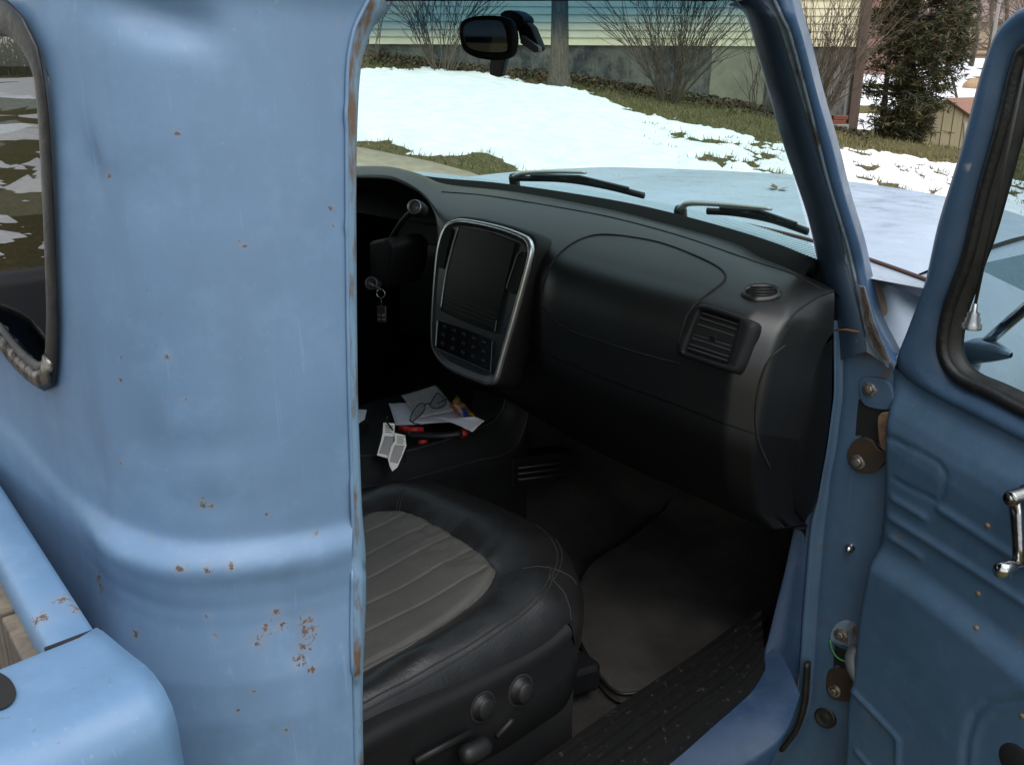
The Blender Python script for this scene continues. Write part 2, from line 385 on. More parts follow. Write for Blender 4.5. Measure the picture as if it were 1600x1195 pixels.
# ------------------------------------------------------------------ house behind the lawn
def house():
    bc = toab(UA(1334, 120, WALL_A))[1]; b0 = -5.2; zs = UA(900, 71, WALL_A)[2]; ztop = zs+2.6; back = 22.5
    root = empty('house', AB(WALL_A, 0, 0), 'yellow sided house on a stained grey block foundation behind the snowy lawn', 'house')
    ms = simple('yellow_siding', (.86, .77, .54), .6, c2=(.80, .71, .48), scale=3)
    mb = MB(); k = 0; z = zs; ex = .108
    while z < ztop:
        a1, a2 = WALL_A-.020, WALL_A-.004
        mb.add([AB(a1, b0, z), AB(a1, bc, z), AB(a2, bc, z+ex), AB(a2, b0, z+ex), AB(a2, b0, z), AB(a2, bc, z)], [(0, 1, 2, 3), (0, 4, 5, 1)])
        for (b, sg) in ((bc, 1), (b0, -1)):
            mb.add([AB(WALL_A, b+sg*.020, z), AB(back, b+sg*.020, z), AB(back, b+sg*.004, z+ex), AB(WALL_A, b+sg*.004, z+ex), AB(WALL_A, b+sg*.004, z), AB(back, b+sg*.004, z)], [(0, 1, 2, 3), (0, 4, 5, 1)])
        z += ex
    mb.build('siding', ms, root, smooth=False)
    # foundation, blotched with black damp
    m, t, p, o = nodes('block_foundation')
    c = mixc(t, noise_fac(t, 2.2, 5, .65, .38, .62), (.23, .22, .19), (.14, .136, .125))
    c = mixc(t, noise_fac(t, 1.7, 6, .75, .46, .58, stretch=(1, 1, .7)), c, (.050, .053, .060))
    c = mixc(t, noise_fac(t, 5, 4, .7, .58, .72, stretch=(1.5, 1.5, .25)), c, (.07, .07, .07))
    L(t, c, p.inputs['Base Color']); p.inputs['Roughness'].default_value = .9; bump(t, p, noise_fac(t, 50, 4, .6, 0, 1), .4, .01)
    mb = MB(); A1 = WALL_A+.02
    mb.loft([[AB(A1, b, z) for b in np.linspace(b0+.02, bc-.02, 12)] for z in (-1.2, 0, zs)])
    mb.loft([[AB(a, bc-.02, z) for a in np.linspace(A1, back, 6)] for z in (-1.2, 0, zs)])
    mb.build('foundation', m, root)
    # pale parge patch
    q0, q1 = UA(1113, 80, WALL_A), UA(1192, 160, WALL_A); bl, br = toab(q0)[1], toab(q1)[1]
    mp = simple('pale_plaster', (.38, .35, .26), .9, c2=(.28, .26, .20), scale=5, bs=40, bstr=.3, bdist=.01)
    pts = [AB(A1-.008, bl+.03*fbm(z*4, 1), z) for z in np.linspace(.55, zs-.005, 9)]+[AB(A1-.008, br+.05*fbm(z*5, 7), z) for z in np.linspace(zs-.005, .55, 9)]
    MB().prism(pts, AF*.012).build('plaster_patch', mp, root, smooth=False)
    # corner board, brown
    mw = simple('brown_board', (.12, .080, .062), .7, c2=(.085, .055, .043), scale=6, stretch=(4, 4, .5), bs=80, bstr=.2)
    mb = MB(); zb = TZ(WALL_A, bc)-.1
    mb.box(AB(WALL_A-.03, bc+.05, (zb+ztop)/2), (.15, .09, ztop-zb), np.stack([AR, AF, [0, 0, 1]], 1)); mb.build('corner_board', mw, root, smooth=False, bevel=.006)
    mb = MB(); mb.box(AB(WALL_A+.04, bc-.065, zb+.55), (.05, .05, 1.3), np.stack([AR, AF, [0, 0, 1]], 1)); mb.build('downpipe', simple('grey_pipe', (.3, .29, .27), .6), root, bevel=.01)
    # roof, above the picture
    mr = simple('shingles', (.10, .09, .085), .9, c2=(.07, .065, .06), scale=14)
    mid = (WALL_A+back)/2; e = .45; P = []
    for b in (b0-e, bc+e): P.append([AB(WALL_A-e, b, ztop-.1), AB(mid, b, ztop+1.9), AB(back+e, b, ztop-.1)])
    mb = MB().loft(P); mb.build('roof', mr, root, smooth=False, solid=.12)
    for b in (b0+.01, bc-.01): MB().add([AB(WALL_A, b, ztop-.02), AB(mid, b, ztop+1.75), AB(back, b, ztop-.02)], [(0, 1, 2)]).build('gable', ms, root, smooth=False)
    return bc
BC = house()
mb = MB(); q = UA(1308, 194, 14.75); Rw = np.stack([AR, AF, [0, 0, 1]], 1)
root = empty('brick_stack', (q[0], q[1], TZp(q)), 'two red bricks on a pale block at the foot of the house corner', 'bricks')
zq = TZp(q)
MB().box((q[0], q[1], zq+.05), (.30, .2, .12), Rw).build('block', simple('pale_block', (.35, .33, .29), .9, c2=(.25, .24, .2), scale=20), root, bevel=.008)
mbr = simple('red_brick', (.26, .085, .055), .85, c2=(.18, .06, .045), scale=30, bs=90, bstr=.3)
for k in (0, 1):
    MB().box(np.array([q[0], q[1], zq+.142+.064*k])+AR*(.03*k), (.22, .11, .06), Rw).build('brick', mbr, root, bevel=.006)
# fallen timber edging
q0, q1 = hitT(932, 124), hitT(1003, 138)
d = (q1-q0)/np.linalg.norm(q1-q0)
R3 = np.stack([d, np.cross([0, 0, 1], d)/np.linalg.norm(np.cross([0, 0, 1], d)), np.cross(d, np.cross([0, 0, 1], d)/np.linalg.norm(np.cross([0, 0, 1], d)))], 1)
tag(MB().box((q0+q1)/2+np.array([0, 0, .04]), (np.linalg.norm(q1-q0), .12, .11), R3).build('landscape_timber', simple('pale_timber', (.30, .26, .17), .9, c2=(.2, .17, .11), scale=8, stretch=(6, 6, 6), bs=60, bstr=.4, bdist=.004), bevel=.01),
    'pale weathered timber lying on the bank below the house wall', 'timber')
# ------------------------------------------------------------------ trees and shrubs
bark = simple('bark', (.15, .125, .095), .95, c2=(.075, .062, .048), scale=14, stretch=(3, 3, .35), bs=30, bstr=.9, bdist=.02)
bark_dark = simple('dark_bark', (.075, .058, .045), .95, c2=(.045, .035, .03), scale=20, stretch=(3, 3, .4), bs=50, bstr=.7, bdist=.01)
twig = simple('bare_twigs', (.135, .105, .075), .9, c2=(.085, .066, .05), scale=6)
def trunk_tree():
    b0 = UA(874, 116, 13.9); z0 = TZp(b0); root = empty('bare_tree', (b0[0], b0[1], z0), 'bare tree trunk standing in front of the yellow siding behind the mirror', 'tree')
    mb = MB(); rows = []
    for k, h in enumerate(np.linspace(-.2, 6.5, 70)):
        r = .125+.07*math.exp(-max(0, h)/.18)-.008*h; c = b0+np.array([0, 0, h])-AR*(.012*h); c[2] = z0+h
        rows.append([c+(r*(1+.10*fbm(math.cos(q)*2, math.sin(q)*2, h*1.5)))*np.array([math.cos(q), math.sin(q), 0]) for q in np.linspace(0, 2*math.pi, 22, endpoint=False)])
    mb.loft(rows, cu=True); mb.build('trunk', bark, root)
    mb = MB(); rg = random.Random(3)
    for k in range(9):
        h = 3.4+k*.33; q = rg.uniform(0, 6.3); P = [b0+np.array([0, 0, h])]; P[0][2] = z0+h
        dd = np.array([math.cos(q), math.sin(q), .9])
        for i in range(6): P.append(P[-1]+dd*.32+np.array([rg.gauss(0, .05), rg.gauss(0, .05), .04]))
        mb.tube(P, list(np.linspace(.05, .008, 7)), 6)
        for i in range(2, 6):
            for s in range(2):
                e = np.array([rg.gauss(0, .4), rg.gauss(0, .4), .45]); mb.tube([P[i], P[i]+e*.5, P[i]+e], [.014, .009, .003], 4)
    mb.build('crown', twig, root)
trunk_tree()
def shrub(u, v, a, H, spread, n, label, seed, lean=0., base_r=.16):
    rg = random.Random(seed); p = UA(u, v, a); z0 = TZp(p)-.04; base = np.array([p[0], p[1], z0])
    mb = MB()
    for k in range(n):
        q = rg.uniform(0, 2*math.pi); rr = base_r*math.sqrt(rg.random()); c = base+rr*(math.cos(q)*AR+math.sin(q)*AF)
        s = spread*(rg.random()**.7); q2 = q+rg.gauss(0, .5); h = H*rg.uniform(.55, 1.05)*(1-.18*(s/spread)**2)
        e = (s*math.cos(q2)+lean)*AR+s*.7*math.sin(q2)*AF
        P = []; m = 9; wob = (rg.gauss(0, .05), rg.gauss(0, .05))
        for i in range(m):
            x = i/(m-1); P.append(c+e*(x**1.25)+np.array([0, 0, h*(x-.10*x*x*(s/spread))])+AR*wob[0]*math.sin(x*5)+AF*wob[1]*math.sin(x*4))
        r0 = rg.uniform(.005, .012); mb.tube(P, list(np.linspace(r0, .0025, m)), 4, cap=False)
        for i in range(2, m-1):
            for s2 in range(rg.choice((0, 1, 1, 2))):
                l = rg.uniform(.18, .55)*H/1.8; dd = (P[i+1]-P[i]); dd = dd/np.linalg.norm(dd); dd = dd+np.array([rg.gauss(0, .42), rg.gauss(0, .42), rg.gauss(.05, .2)])
                B = [P[i], P[i]+dd*l*.5, P[i]+dd*l+np.array([0, 0, .06*l])]; mb.tube(B, [.0055, .004, .0022], 3, cap=False)
                if rg.random() < .6:
                    d2 = dd+np.array([rg.gauss(0, .5), rg.gauss(0, .5), .1]); mb.tube([B[1], B[1]+d2*l*.45], [.0035, .002], 3, cap=False)
    o = mb.build('bare_shrub', twig, None, smooth=False, recalc=False)
    o.data.transform(Matrix.Translation(-Vector(base))); o.location = base
    return tag(o, label, 'shrub', 'bare winter shrubs against the house wall')
shrub(690, 103, 14.1, 2.0, 1.0, 30, 'leafless shrub fanning up left of the mirror against yellow siding', 11)
shrub(580, 98, 14.3, 1.9, .5, 8, 'thin leafless shrub at the left end of the wall beside the door post', 12, lean=.25)
shrub(1046, 138, 13.7, 2.1, 1.15, 58, 'wide dense leafless shrub fanning across the middle of the grey foundation', 13)
shrub(1185, 162, 14.2, 1.7, .3, 9, 'small sparse leafless shrub in front of the pale wall patch', 14)
shrub(1272, 178, 13.9, 2.4, .85, 44, 'tall leafless shrub seen between the pillar and the brown house corner', 15, lean=.25)

def sprays(rg, mb, c, size, n, droop=.2):
    for i in range(n):
        d = np.array([rg.gauss(0, 1), rg.gauss(0, 1), rg.gauss(-droop, .6)]); d /= np.linalg.norm(d)+1e-9
        l = size*rg.uniform(.5, 1.2); wd = np.cross(d, [rg.gauss(0, 1), rg.gauss(0, 1), rg.gauss(0, 1)]); wd = wd/(np.linalg.norm(wd)+1e-9)*l*rg.uniform(.045, .085)
        mb.cur = 1 if rg.random() < .33 else 0
        m = c+d*l*.55; mb.add([c, m+wd, c+d*l, m-wd], [(0, 1, 2, 3)])
def evergreen():
    rg = random.Random(21); p = UA(1404, 214, 16.3); z0 = TZp(p); base = np.array([p[0], p[1], z0])
    root = empty('evergreen_tree', base, 'dense dark evergreen tree with browned tips beside the house corner', 'tree')
    mb = MB()
    mb.tube([base+np.array([0, 0, h])+AR*(.04*math.sin(h*2)) for h in np.linspace(-.1, 5.4, 14)], list(np.linspace(.12, .02, 14)), 10)
    mb.tube([base-AR*.30+np.array([0, 0, h])-AR*.02*h for h in np.linspace(-.05, 4.4, 10)], list(np.linspace(.055, .012, 10)), 8)
    mb.build('trunk', bark_dark, root)
    mb = MB(); H = 5.6
    def prof(h):   # half width to the left, right of the trunk
        return interp(h, [(0, .25), (.25, .36), (.5, .70), (.8, .74), (1.4, .66), (2.0, .70), (3, .72), (4.4, .5), (5.6, .05)]), interp(h, [(0, .30), (.3, .45), (.7, .62), (1.1, .85), (1.7, 1.02), (2.6, .98), (3.6, .8), (5.6, .05)])
    for k in range(2300):
        h = .05+(H-.05)*rg.random()**1.15; Lw, Rw_ = prof(h); q = rg.uniform(0, 2*math.pi); rr = rg.random()**.55
        x = math.cos(q); wdt = Rw_ if x > 0 else Lw
        c = base+np.array([0, 0, h+rg.gauss(0, .06)])+AR*x*wdt*rr+AF*math.sin(q)*.75*(Lw+Rw_)/2*rr
        if fbm(c[0]*2.6, c[1]*2.6, c[2]*2.6, 3) < (-.06 if x > -.2 else .10): continue
        if x < -.25 and .45 < h < 1.55 and rg.random() < .5: continue
        cc = base+np.array([0, 0, h-.12])+AR*x*wdt*rr*.3+AF*math.sin(q)*.5*rr*.3
        mb.cur = 2; mb.tube([cc, c], [.012, .004], 3, cap=False)
        sprays(rg, mb, c, .16, 26)
        for s in range(2):
            sprays(rg, mb, c+np.array([rg.gauss(0, .10), rg.gauss(0, .10), rg.gauss(-.03, .08)]), .12, 18)
    for m_ in [simple('evergreen_leaf', (.060, .068, .026), .7, c2=(.034, .042, .020), scale=3), simple('evergreen_brown', (.150, .105, .045), .8, c2=(.095, .075, .030), scale=3)]: pass
    mb.build('crown', None, root, smooth=False, recalc=False, mats=[bpy.data.materials['evergreen_leaf'], bpy.data.materials['evergreen_brown'], bark_dark])
evergreen()
def doghouse():
    a = 17.; q = lambda u, v: UA(u, v, a)
    root = empty('doghouse', q(1475, 231), 'small tan wooden doghouse with a red roof beside the evergreen', 'doghouse')
    root.location.z = TZp(q(1475, 231))
    m = simple('tan_plywood', (.42, .35, .22), .75, c2=(.36, .30, .19), scale=4, stretch=(4, 4, .4))
    dep = AF*.62+AR*1.05
    BL, BR, EL, ER, AP = q(1441, 234), q(1517, 238), q(1441, 178), q(1517, 182), q(1481, 157)
    MB().prism([BL, BR, ER, AP, EL], dep).build('wall', m, root, smooth=False)
    mg = simple('groove', (.12, .10, .07), .9); mb = MB()
    for u in (1456, 1471, 1487, 1502):
        t0 = q(u, 233); t1 = q(u, interp(u, [(1441, 180), (1481, 160), (1517, 184)])+2)
        mb.box((t0+t1)/2-AF*.001, (.012, .012, t1[2]-t0[2]), Rw)
    mb.build('groove', mg, root, smooth=False)
    mr = simple('red_shingle', (.30, .165, .125), .9, c2=(.22, .12, .09), scale=20, stretch=(1, 1, 6), bs=40, bstr=.5, bdist=.006)
    up = np.array([0, 0, .022]); o1 = -AF*.07-AR*.03
    for e_, nm in ((EL, 'roof_panel'), (ER, 'roof_panel')):
        out = (e_-AP); e2 = e_+out*.14
        MB().add([AP+up+o1, e2+up+o1, e2+up+dep-o1, AP+up+dep-o1], [(0, 1, 2, 3)]).build(nm, mr, root, smooth=False, solid=.03)
    MB().prism([q(1506, 236), q(1511, 236.4), q(1511, 192), q(1506, 192)], -AF*.02).build('door_trim', simple('pale_trim', (.5, .46, .36), .8), root, smooth=False)
    sk = MB().prism([q(1440, 236), q(1518, 240), q(1518, 235), q(1440, 231)], -AF*.012); sk.build('skirt', bark_dark, root, smooth=False)
doghouse()
# things far off to the right
def far_things():
    rg = random.Random(5)
    q = UA(1364, 60, 42.); root = empty('red_barn', (q[0], q[1], TZp(q)), 'dull red building far off behind the evergreen', 'building')
    z = TZp(q); m = simple('red_boards', (.26, .14, .11), .8, c2=(.20, .11, .09), scale=2, stretch=(1, 1, 8))
    MB().box((q[0], q[1], z+2.2), (1.6, 4, 4.6), Rw).build('wall', m, root, smooth=False)
    MB().prism([np.array([q[0], q[1], z+4.5])+AR*s*1.1-AF*2.2+np.array([0, 0, h]) for s, h in ((-1, 0), (1, 0), (0, .9))], AF*4.4).build('roof', bark_dark, root, smooth=False)
    tanm = simple('tan_wall', (.50, .40, .27), .8, c2=(.44, .36, .25), scale=1)
    for (u, v, a, wd, hh, lab) in ((1500, 62, 75., 6, 2.2, 'long low tan house far across the snowy hill'), (1590, 58, 82., 7, 2.6, 'pale far house at the right edge behind bare trees')):
        q = UA(u, v, a); z = TZp(q); root = empty('far_house', (q[0], q[1], z), lab, 'house', 'far houses on the hill')
        MB().box((q[0], q[1], z+hh/2-.3), (wd, 6, hh+.6), Rw).build('wall', tanm, root, smooth=False)
        MB().prism([np.array([q[0], q[1], z+hh])+AF*s*3.4-AR*(wd/2+.4)+np.array([0, 0, h]) for s, h in ((-1, 0), (1, 0), (0, 1.6))], AR*(wd+.8)).build('roof', simple('far_roof', (.20, .13, .12), .9), root, smooth=False)
        for k in (-.28, .2): MB().box(np.array([q[0], q[1], z+hh*.55])+AR*wd*k-AF*3.01, (.9, .06, .9), Rw).build('window', M['gloss_black'], root, smooth=False)
    # rail fence
    p0, p1 = UA(1470, 79, 56.), UA(1640, 79, 58.); mb = MB(); mf = simple('red_brown_rail', (.16, .085, .075), .9)
    for h in (.25, .55, .85): mb.tube([np.array([p[0], p[1], TZp(p)+h]) for p in (p0, p1)], .07, 4)
    for k in range(8):
        p = p0+(p1-p0)*k/7; mb.box((p[0], p[1], TZp(p)+.5), (.12, .12, 1.1))
    tag(mb.build('rail_fence', mf, smooth=False), 'dark red rail fence along the top of the snowy hill', 'fence')
    # pole
    q = UA(1538, 150, 30.); z = TZp(q); mp = simple('pole_grey', (.30, .28, .26), .7)
    tag(MB().tube([(q[0], q[1], z-.2), (q[0], q[1], z+6.5)], [.06, .045], 8).build('pole', mp), 'thin grey pole standing on the snow near the open door', 'pole')
    q = UA(1500, 158, 27.); z = TZp(q)
    tag(MB().tube([np.array([q[0], q[1], z-.1])+AR*.1, np.array([q[0], q[1], z+.95])-AR*.30], .035, 6).build('leaning_stake', bark_dark), 'dark stake leaning over in the snow behind the doghouse', 'stake')
    q = UA(1527, 110, 34.); z = TZp(q); mb = MB(); rows = []
    for th in np.linspace(0, math.pi, 9):
        rows.append([np.array([q[0], q[1], z+.1])+(.42*math.sin(th)*math.cos(ph)*(1+.2*fbm(th, ph)))*AR+.3*math.sin(th)*math.sin(ph)*AF+np.array([0, 0, .30*math.cos(th)*(1+.15*fbm(ph, th))]) for ph in np.linspace(0, 2*math.pi, 12, endpoint=False)])
    tag(mb.loft(rows, cu=True).build('boulder', simple('tan_rock', (.40, .27, .15), .9, c2=(.30, .2, .12), scale=5)), 'tan boulder poking out of the snow beside the pole', 'rock')
    # bare trees
    k = 0
    for (u, a, H) in ((1395, 48, 9), (1422, 60, 10), (1448, 45, 8), (1470, 52, 9), (1490, 40, 7), (1507, 58, 10), (1523, 46, 8), (1548, 50, 9), (1566, 43, 8), (1588, 55, 9), (1340, 60, 10), (1612, 47, 9)):
        q = UA(u, 60, a); z = TZp(q)-.1; base = np.array([q[0], q[1], z]); mb = MB()
        root = empty('bare_tree', base, 'grey leafless tree on the far hill beyond the evergreen', 'tree', 'bare trees on the far hill')
        T = [base+np.array([rg.gauss(0, .05)*h, rg.gauss(0, .05)*h, h]) for h in np.linspace(0, H*.7, 6)]
        mb.tube(T, list(np.linspace(.13, .03, 6)), 6); mb.build('trunk', twig, root)
        mb = MB()
        for i in range(34):
            s = T[rg.randint(1, 5)]+np.array([0, 0, rg.uniform(-.6, .4)]); d = np.array([rg.gauss(0, 1), rg.gauss(0, 1), rg.uniform(.3, 1.6)]); d /= np.linalg.norm(d); l = H*rg.uniform(.12, .3)
            B = [s, s+d*l*.5, s+d*l+np.array([0, 0, .12*l])]; mb.tube(B, [.035, .022, .01], 3, cap=False)
            for j in range(5):
                d2 = d+np.array([rg.gauss(0, .6), rg.gauss(0, .6), rg.gauss(.1, .4)]); s2 = B[1]+(B[2]-B[1])*rg.random(); mb.tube([s2, s2+d2*l*.4], [.016, .008], 3, cap=False)
        mb.build('crown', twig, root, smooth=False, recalc=False)
far_things()
def wood_line():       # far wood to the left rear: reads as one mass (mirrored in the rear window)
    rg = random.Random(9); mb = MB()
    for k in range(1500):
        ang = rg.uniform(math.radians(95), math.radians(175)); R = rg.uniform(150, 190)
        p = P0+R*np.array([-math.sin(ang), math.cos(ang), 0]); a, b = toab(p); z = TZ(a, b); H = rg.uniform(5, 9)*(.8+.3*fbm(ang*9, 1))
        mb.tube([(p[0], p[1], z-1), (p[0]+rg.gauss(0, .4), p[1]+rg.gauss(0, .4), z+H)], [.25, .05], 3, cap=False)
        for j in range(7):
            h = rg.uniform(.1, .9)*H; d = np.array([rg.gauss(0, 1), rg.gauss(0, 1), 1.])*rg.uniform(.6, 1.4); mb.tube([np.array([p[0], p[1], z+h]), np.array([p[0], p[1], z+h])+d], [.16, .05], 3, cap=False)
    tag(mb.build('far_wood', simple('grey_wood', (.10, .085, .09), .95, c2=(.07, .055, .055), scale=.1), smooth=False, recalc=False), kind='stuff')
wood_line()
# ------------------------------------------------------------------ grass and leaf litter
def litter():
    rg = random.Random(31); mb = MB(); rr = random.Random(32)
    n = 0
    while n < 26000:
        a, b = rg.uniform(8.3, 15), rg.uniform(-2.8, 9.5)
        if b > 5.2 and a > 13.5: a += rg.uniform(0, 3)
        if sdist((a, b), [(DR[0][0]-.0, DR[0][1]), (DR[1][0], DR[1][1]), (DR[2][0], DR[2][1]), (DR[3][0], DR[3][1]), (6, 2), (6, -6)]) > 0: n += 1; continue
        if a < 15 and snow_mask(a, b) > .12: n += .3; continue
        n += 1
        z = TZ(a, b); h = rg.uniform(.025, .085); q = rg.uniform(0, 6.28); wv = np.array([math.cos(q), math.sin(q), 0])*rg.uniform(.004, .010)
        c = AB(a, b, z-.01); tip = c+np.array([rg.gauss(0, .03), rg.gauss(0, .03), h]); mb.cur = rg.choice((0, 0, 1, 2))
        mb.add([c-wv, c+wv, tip], [(0, 1, 2)])
    gm = [simple('grass_olive', (.160, .145, .058), .9), simple('grass_dark', (.090, .100, .032), .9), simple('grass_straw', (.23, .18, .085), .9)]
    tag(mb.build('grass', None, smooth=False, recalc=False, mats=gm), kind='stuff')
    mb = MB()
    for k in range(9000):
        b = rg.uniform(-3, 5.3); a = 15-abs(rg.gauss(0, .55))-.02
        if a < 13.3 or (snow_mask(a, b) > .3 and rg.random() < .85): continue
        c = AB(a, b, TZ(a, b)+rg.uniform(.0, .10)*(1 if a > 14.2 else .3)); d = np.array([rg.gauss(0, 1), rg.gauss(0, 1), rg.gauss(0, .5)]); d /= np.linalg.norm(d); s = rg.uniform(.018, .045)
        e = np.cross(d, [rg.gauss(0, 1), rg.gauss(0, 1), rg.gauss(0, 1)]); e = e/(np.linalg.norm(e)+1e-9)*s*.45; mb.cur = rg.choice((0, 0, 1, 1, 2)); mb.add([c-d*s, c+e, c+d*s, c-e], [(0, 1, 2, 3)])
    lm = [simple('leaf_brown', (.15, .085, .045), .85), simple('ivy_dark', (.035, .050, .020), .6), simple('leaf_grey', (.11, .085, .06), .9)]
    tag(mb.build('leaf_litter', None, smooth=False, recalc=False, mats=lm), kind='stuff')
litter()
# ================================================================== the pickup truck
TRUCK = empty('pickup_truck', (0, 0, 0), 'old light blue pickup truck with its passenger door open and a modern black interior', 'pickup truck')
def part(mb, name, mat, parent=None, **k): return mb.build(name, mat, parent or TRUCK, **k)
# ---- rear quarter of the cab: loft of a horizontal outline over height
PROF = spline([(.800, -.012), (.799, -.05), (.793, -.09), (.777, -.128), (.752, -.155), (.718, -.172), (.68, -.180), (.6, -.184), (.45, -.186), (.2, -.187)], 120)
SEG = np.concatenate([[0], np.cumsum(np.linalg.norm(np.diff(PROF, axis=0), axis=1))])
TAN = np.gradient(PROF, axis=0); TAN /= np.linalg.norm(TAN, axis=1)[:, None]; NOR = np.stack([-TAN[:, 1], TAN[:, 0]], 1)
if NOR[0][0] < 0: NOR = -NOR
CREASE = [(550, 826), (460, 846), (377, 858), (301, 862), (226, 847), (170, 817), (113, 779), (75, 738), (38, 690), (0, 640), (-60, 580)]
def crease_z(i):
    x, y = PROF[i]                                     # find v on the traced crease whose ray crosses this column
    best = None
    for u in np.linspace(-60, 552, 154):
        v = interp(u, CREASE[::-1]); p = U(u, v, X=x) if abs(NOR[i][0]) > abs(NOR[i][1]) else U(u, v, Y=y)
        d = abs(p[1]-y) if abs(NOR[i][0]) > abs(NOR[i][1]) else abs(p[0]-x)
        if best is None or d < best[0]: best = (d, p[2])
    return best[1]
CZ = np.array([crease_z(i) for i in range(120)])
far_i = np.where(PROF[:, 0] < .52)[0]; CZ[far_i] = CZ[far_i[0]]
CZ = np.convolve(np.pad(CZ, 6, mode='edge'), np.ones(13)/13, mode='valid')
LOWER = [(0.06, 0), (.016, -.0012), (.008, -.0008), (.004, .0015), (-.001, .0068), (-.006, .0115), (-.010, .0135), (-.016, .0140), (-.026, .0125), (-.045, .0115), (-.06, .0135), (-.08, .0185), (-.105, .0245), (-.14, .0285), (-.20, .0300), (-.28, .026), (-.40, .012), (-.6, -.006)]
def lower_off(dz): return interp(dz, LOWER[::-1])
DENTS = []       # (point, radius, depth) filled from the picture below
OUTER = [(580, -14), (566, 18), (553, 42), (546, 72), (542, 100), (540, 170), (541, 400), (544, 600), (549, 760), (551, 830), (549, 900), (548, 1000), (551, 1100), (553, 1215), (553, 2600)]
def project(p):
    q = np.asarray(p)-P0; w_ = q @ FW; return 800+FPX*(q @ CR)/w_, 597.5+FPX*(q @ CD)/w_
YSH = {}
def yshift(p, z):                     # the door edge of the panel follows the traced line
    k = round(z, 4)
    if k not in YSH:
        lo, hi = -.12, .10
        for _ in range(30):
            m_ = (lo+hi)/2; u, v = project((p[0], p[1]+m_, z)); uu = float(np.interp(v, [q[1] for q in OUTER], [q[0] for q in OUTER]))
            if u < uu: lo = m_
            else: hi = m_
        YSH[k] = (lo+hi)/2
    return YSH[k]
def corner_point(i, z):
    a = min(1., SEG[i]/.10); amp = .72+.28*a*a*(3-2*a)
    back = smooth((SEG[i]-.19)/.12); dz = z-CZ[i]
    o = lower_off(dz)*amp*(1-.80*back)
    # roof shoulder: a soft valley that turns out again under the roof
    v = .0
    zr = 1.603+.030*smooth((SEG[i]-.05)/.2)
    if z > zr-.05: v = -.002*math.exp(-((z-zr)/.018)**2)*smooth((SEG[i]-.10)/.06)+.010*smooth((z-zr-.01)/.05)
    o += v
    x, y = PROF[i]; p = np.array([x+NOR[i][0]*o, y+NOR[i][1]*o, z])
    p[0] -= .018*smooth((z-1.30)/.4)*(1-.6*back)
    if i == 0: yshift(p, z)
    p[1] += YSH[round(z, 4)]*(1-smooth(SEG[i]/.11))
    for c, r, d in DENTS:
        q = np.linalg.norm((p-c)/np.asarray(r)); 
        if q < 2.5: e = d*math.exp(-q*q); p[0] -= NOR[i][0]*e; p[1] -= NOR[i][1]*e
    # broad, shallow waviness of old sheet metal
    e = .0012*fbm(SEG[i]*9, z*5, 3, 3); p[0] += NOR[i][0]*e; p[1] += NOR[i][1]*e
    return p
ZS = list(np.arange(.46, 1.08, .012))+list(np.arange(1.08, 1.30, .0035))+list(np.arange(1.30, 1.70, .0075))
ROOF = [(.05, .02, 1.715), (.10, .07, 1.745), (.16, .16, 1.77), (.24, .35, 1.785)]
def corner_grid(): return [[corner_point(i, z) for i in range(120)] for z in ZS]
tmp = MB().loft(corner_grid()); CT = bvh(tmp)
for (u, v, r, d) in ((148, 262, (.006, .006, .022), .0065), (162, 252, (.010, .010, .03), -.003), (205, 4, (.022, .022, .016), .007), (235, 16, (.020, .020, .014), .007), (262, 27, (.018, .018, .013), .006), (288, 38, (.016, .016, .012), .005), (315, 50, (.014, .014, .011), .003), (172, 276, (.006, .006, .006), .0016), (235, 705, (.02, .02, .03), .003), (150, 705, (.012, .012, .03), .002), (330, 700, (.06, .03, .012), .0016), (330, 790, (.04, .02, .014), .0018), (220, 300, (.02, .02, .03), .0016), (480, 1010, (.02, .02, .05), .004), (430, 905, (.05, .05, .02), .002)):
    h = hit(CT, u, v)
    if h is not None: DENTS.append((h[0], r, d))
GRID = corner_grid(); CT = bvh(MB().loft(GRID))
# rear window opening, from its traced right-hand half
WY = -.186
def YS(x): return float(np.interp(abs(x), PROF[::-1, 0], PROF[::-1, 1]))
wpx = [(-8, 17), (30, 27), (54, 50), (70, 88), (79, 145), (84, 230), (89, 380), (92, 500), (91, 560), (84, 594), (66, 590), (36, 562), (-2, 520)]
wr = [(hit(CT, u, v) or [U(u, v, Y=WY)])[0] for u, v in wpx]; zt, zb = wr[0][2], wr[-1][2]
HALF = [(p[0], p[2]) for p in wr]
OUT = [(x, z) for x, z in HALF]+[(.3, zb-.012), (0, zb-.016), (-.3, zb-.012)]+[(-x, z) for x, z in HALF[::-1]]+[(-.3, zt+.006), (0, zt+.008), (.3, zt+.006)]
OUT = [(float(p[0]), float(p[1])) for p in spline(OUT, 160, True)]
mb = MB(); v = [p for r in GRID for p in r]; f = []
for i in range(len(ZS)-1):
    for j in range(119):
        c = (np.asarray(GRID[i][j])+GRID[i+1][j+1])/2
        if SEG[j] > .14 and sdist((c[0], c[2]), OUT) > .0095: continue
        f.append((i*120+j, i*120+j+1, (i+1)*120+j+1, (i+1)*120+j))
mb.add(v, f)
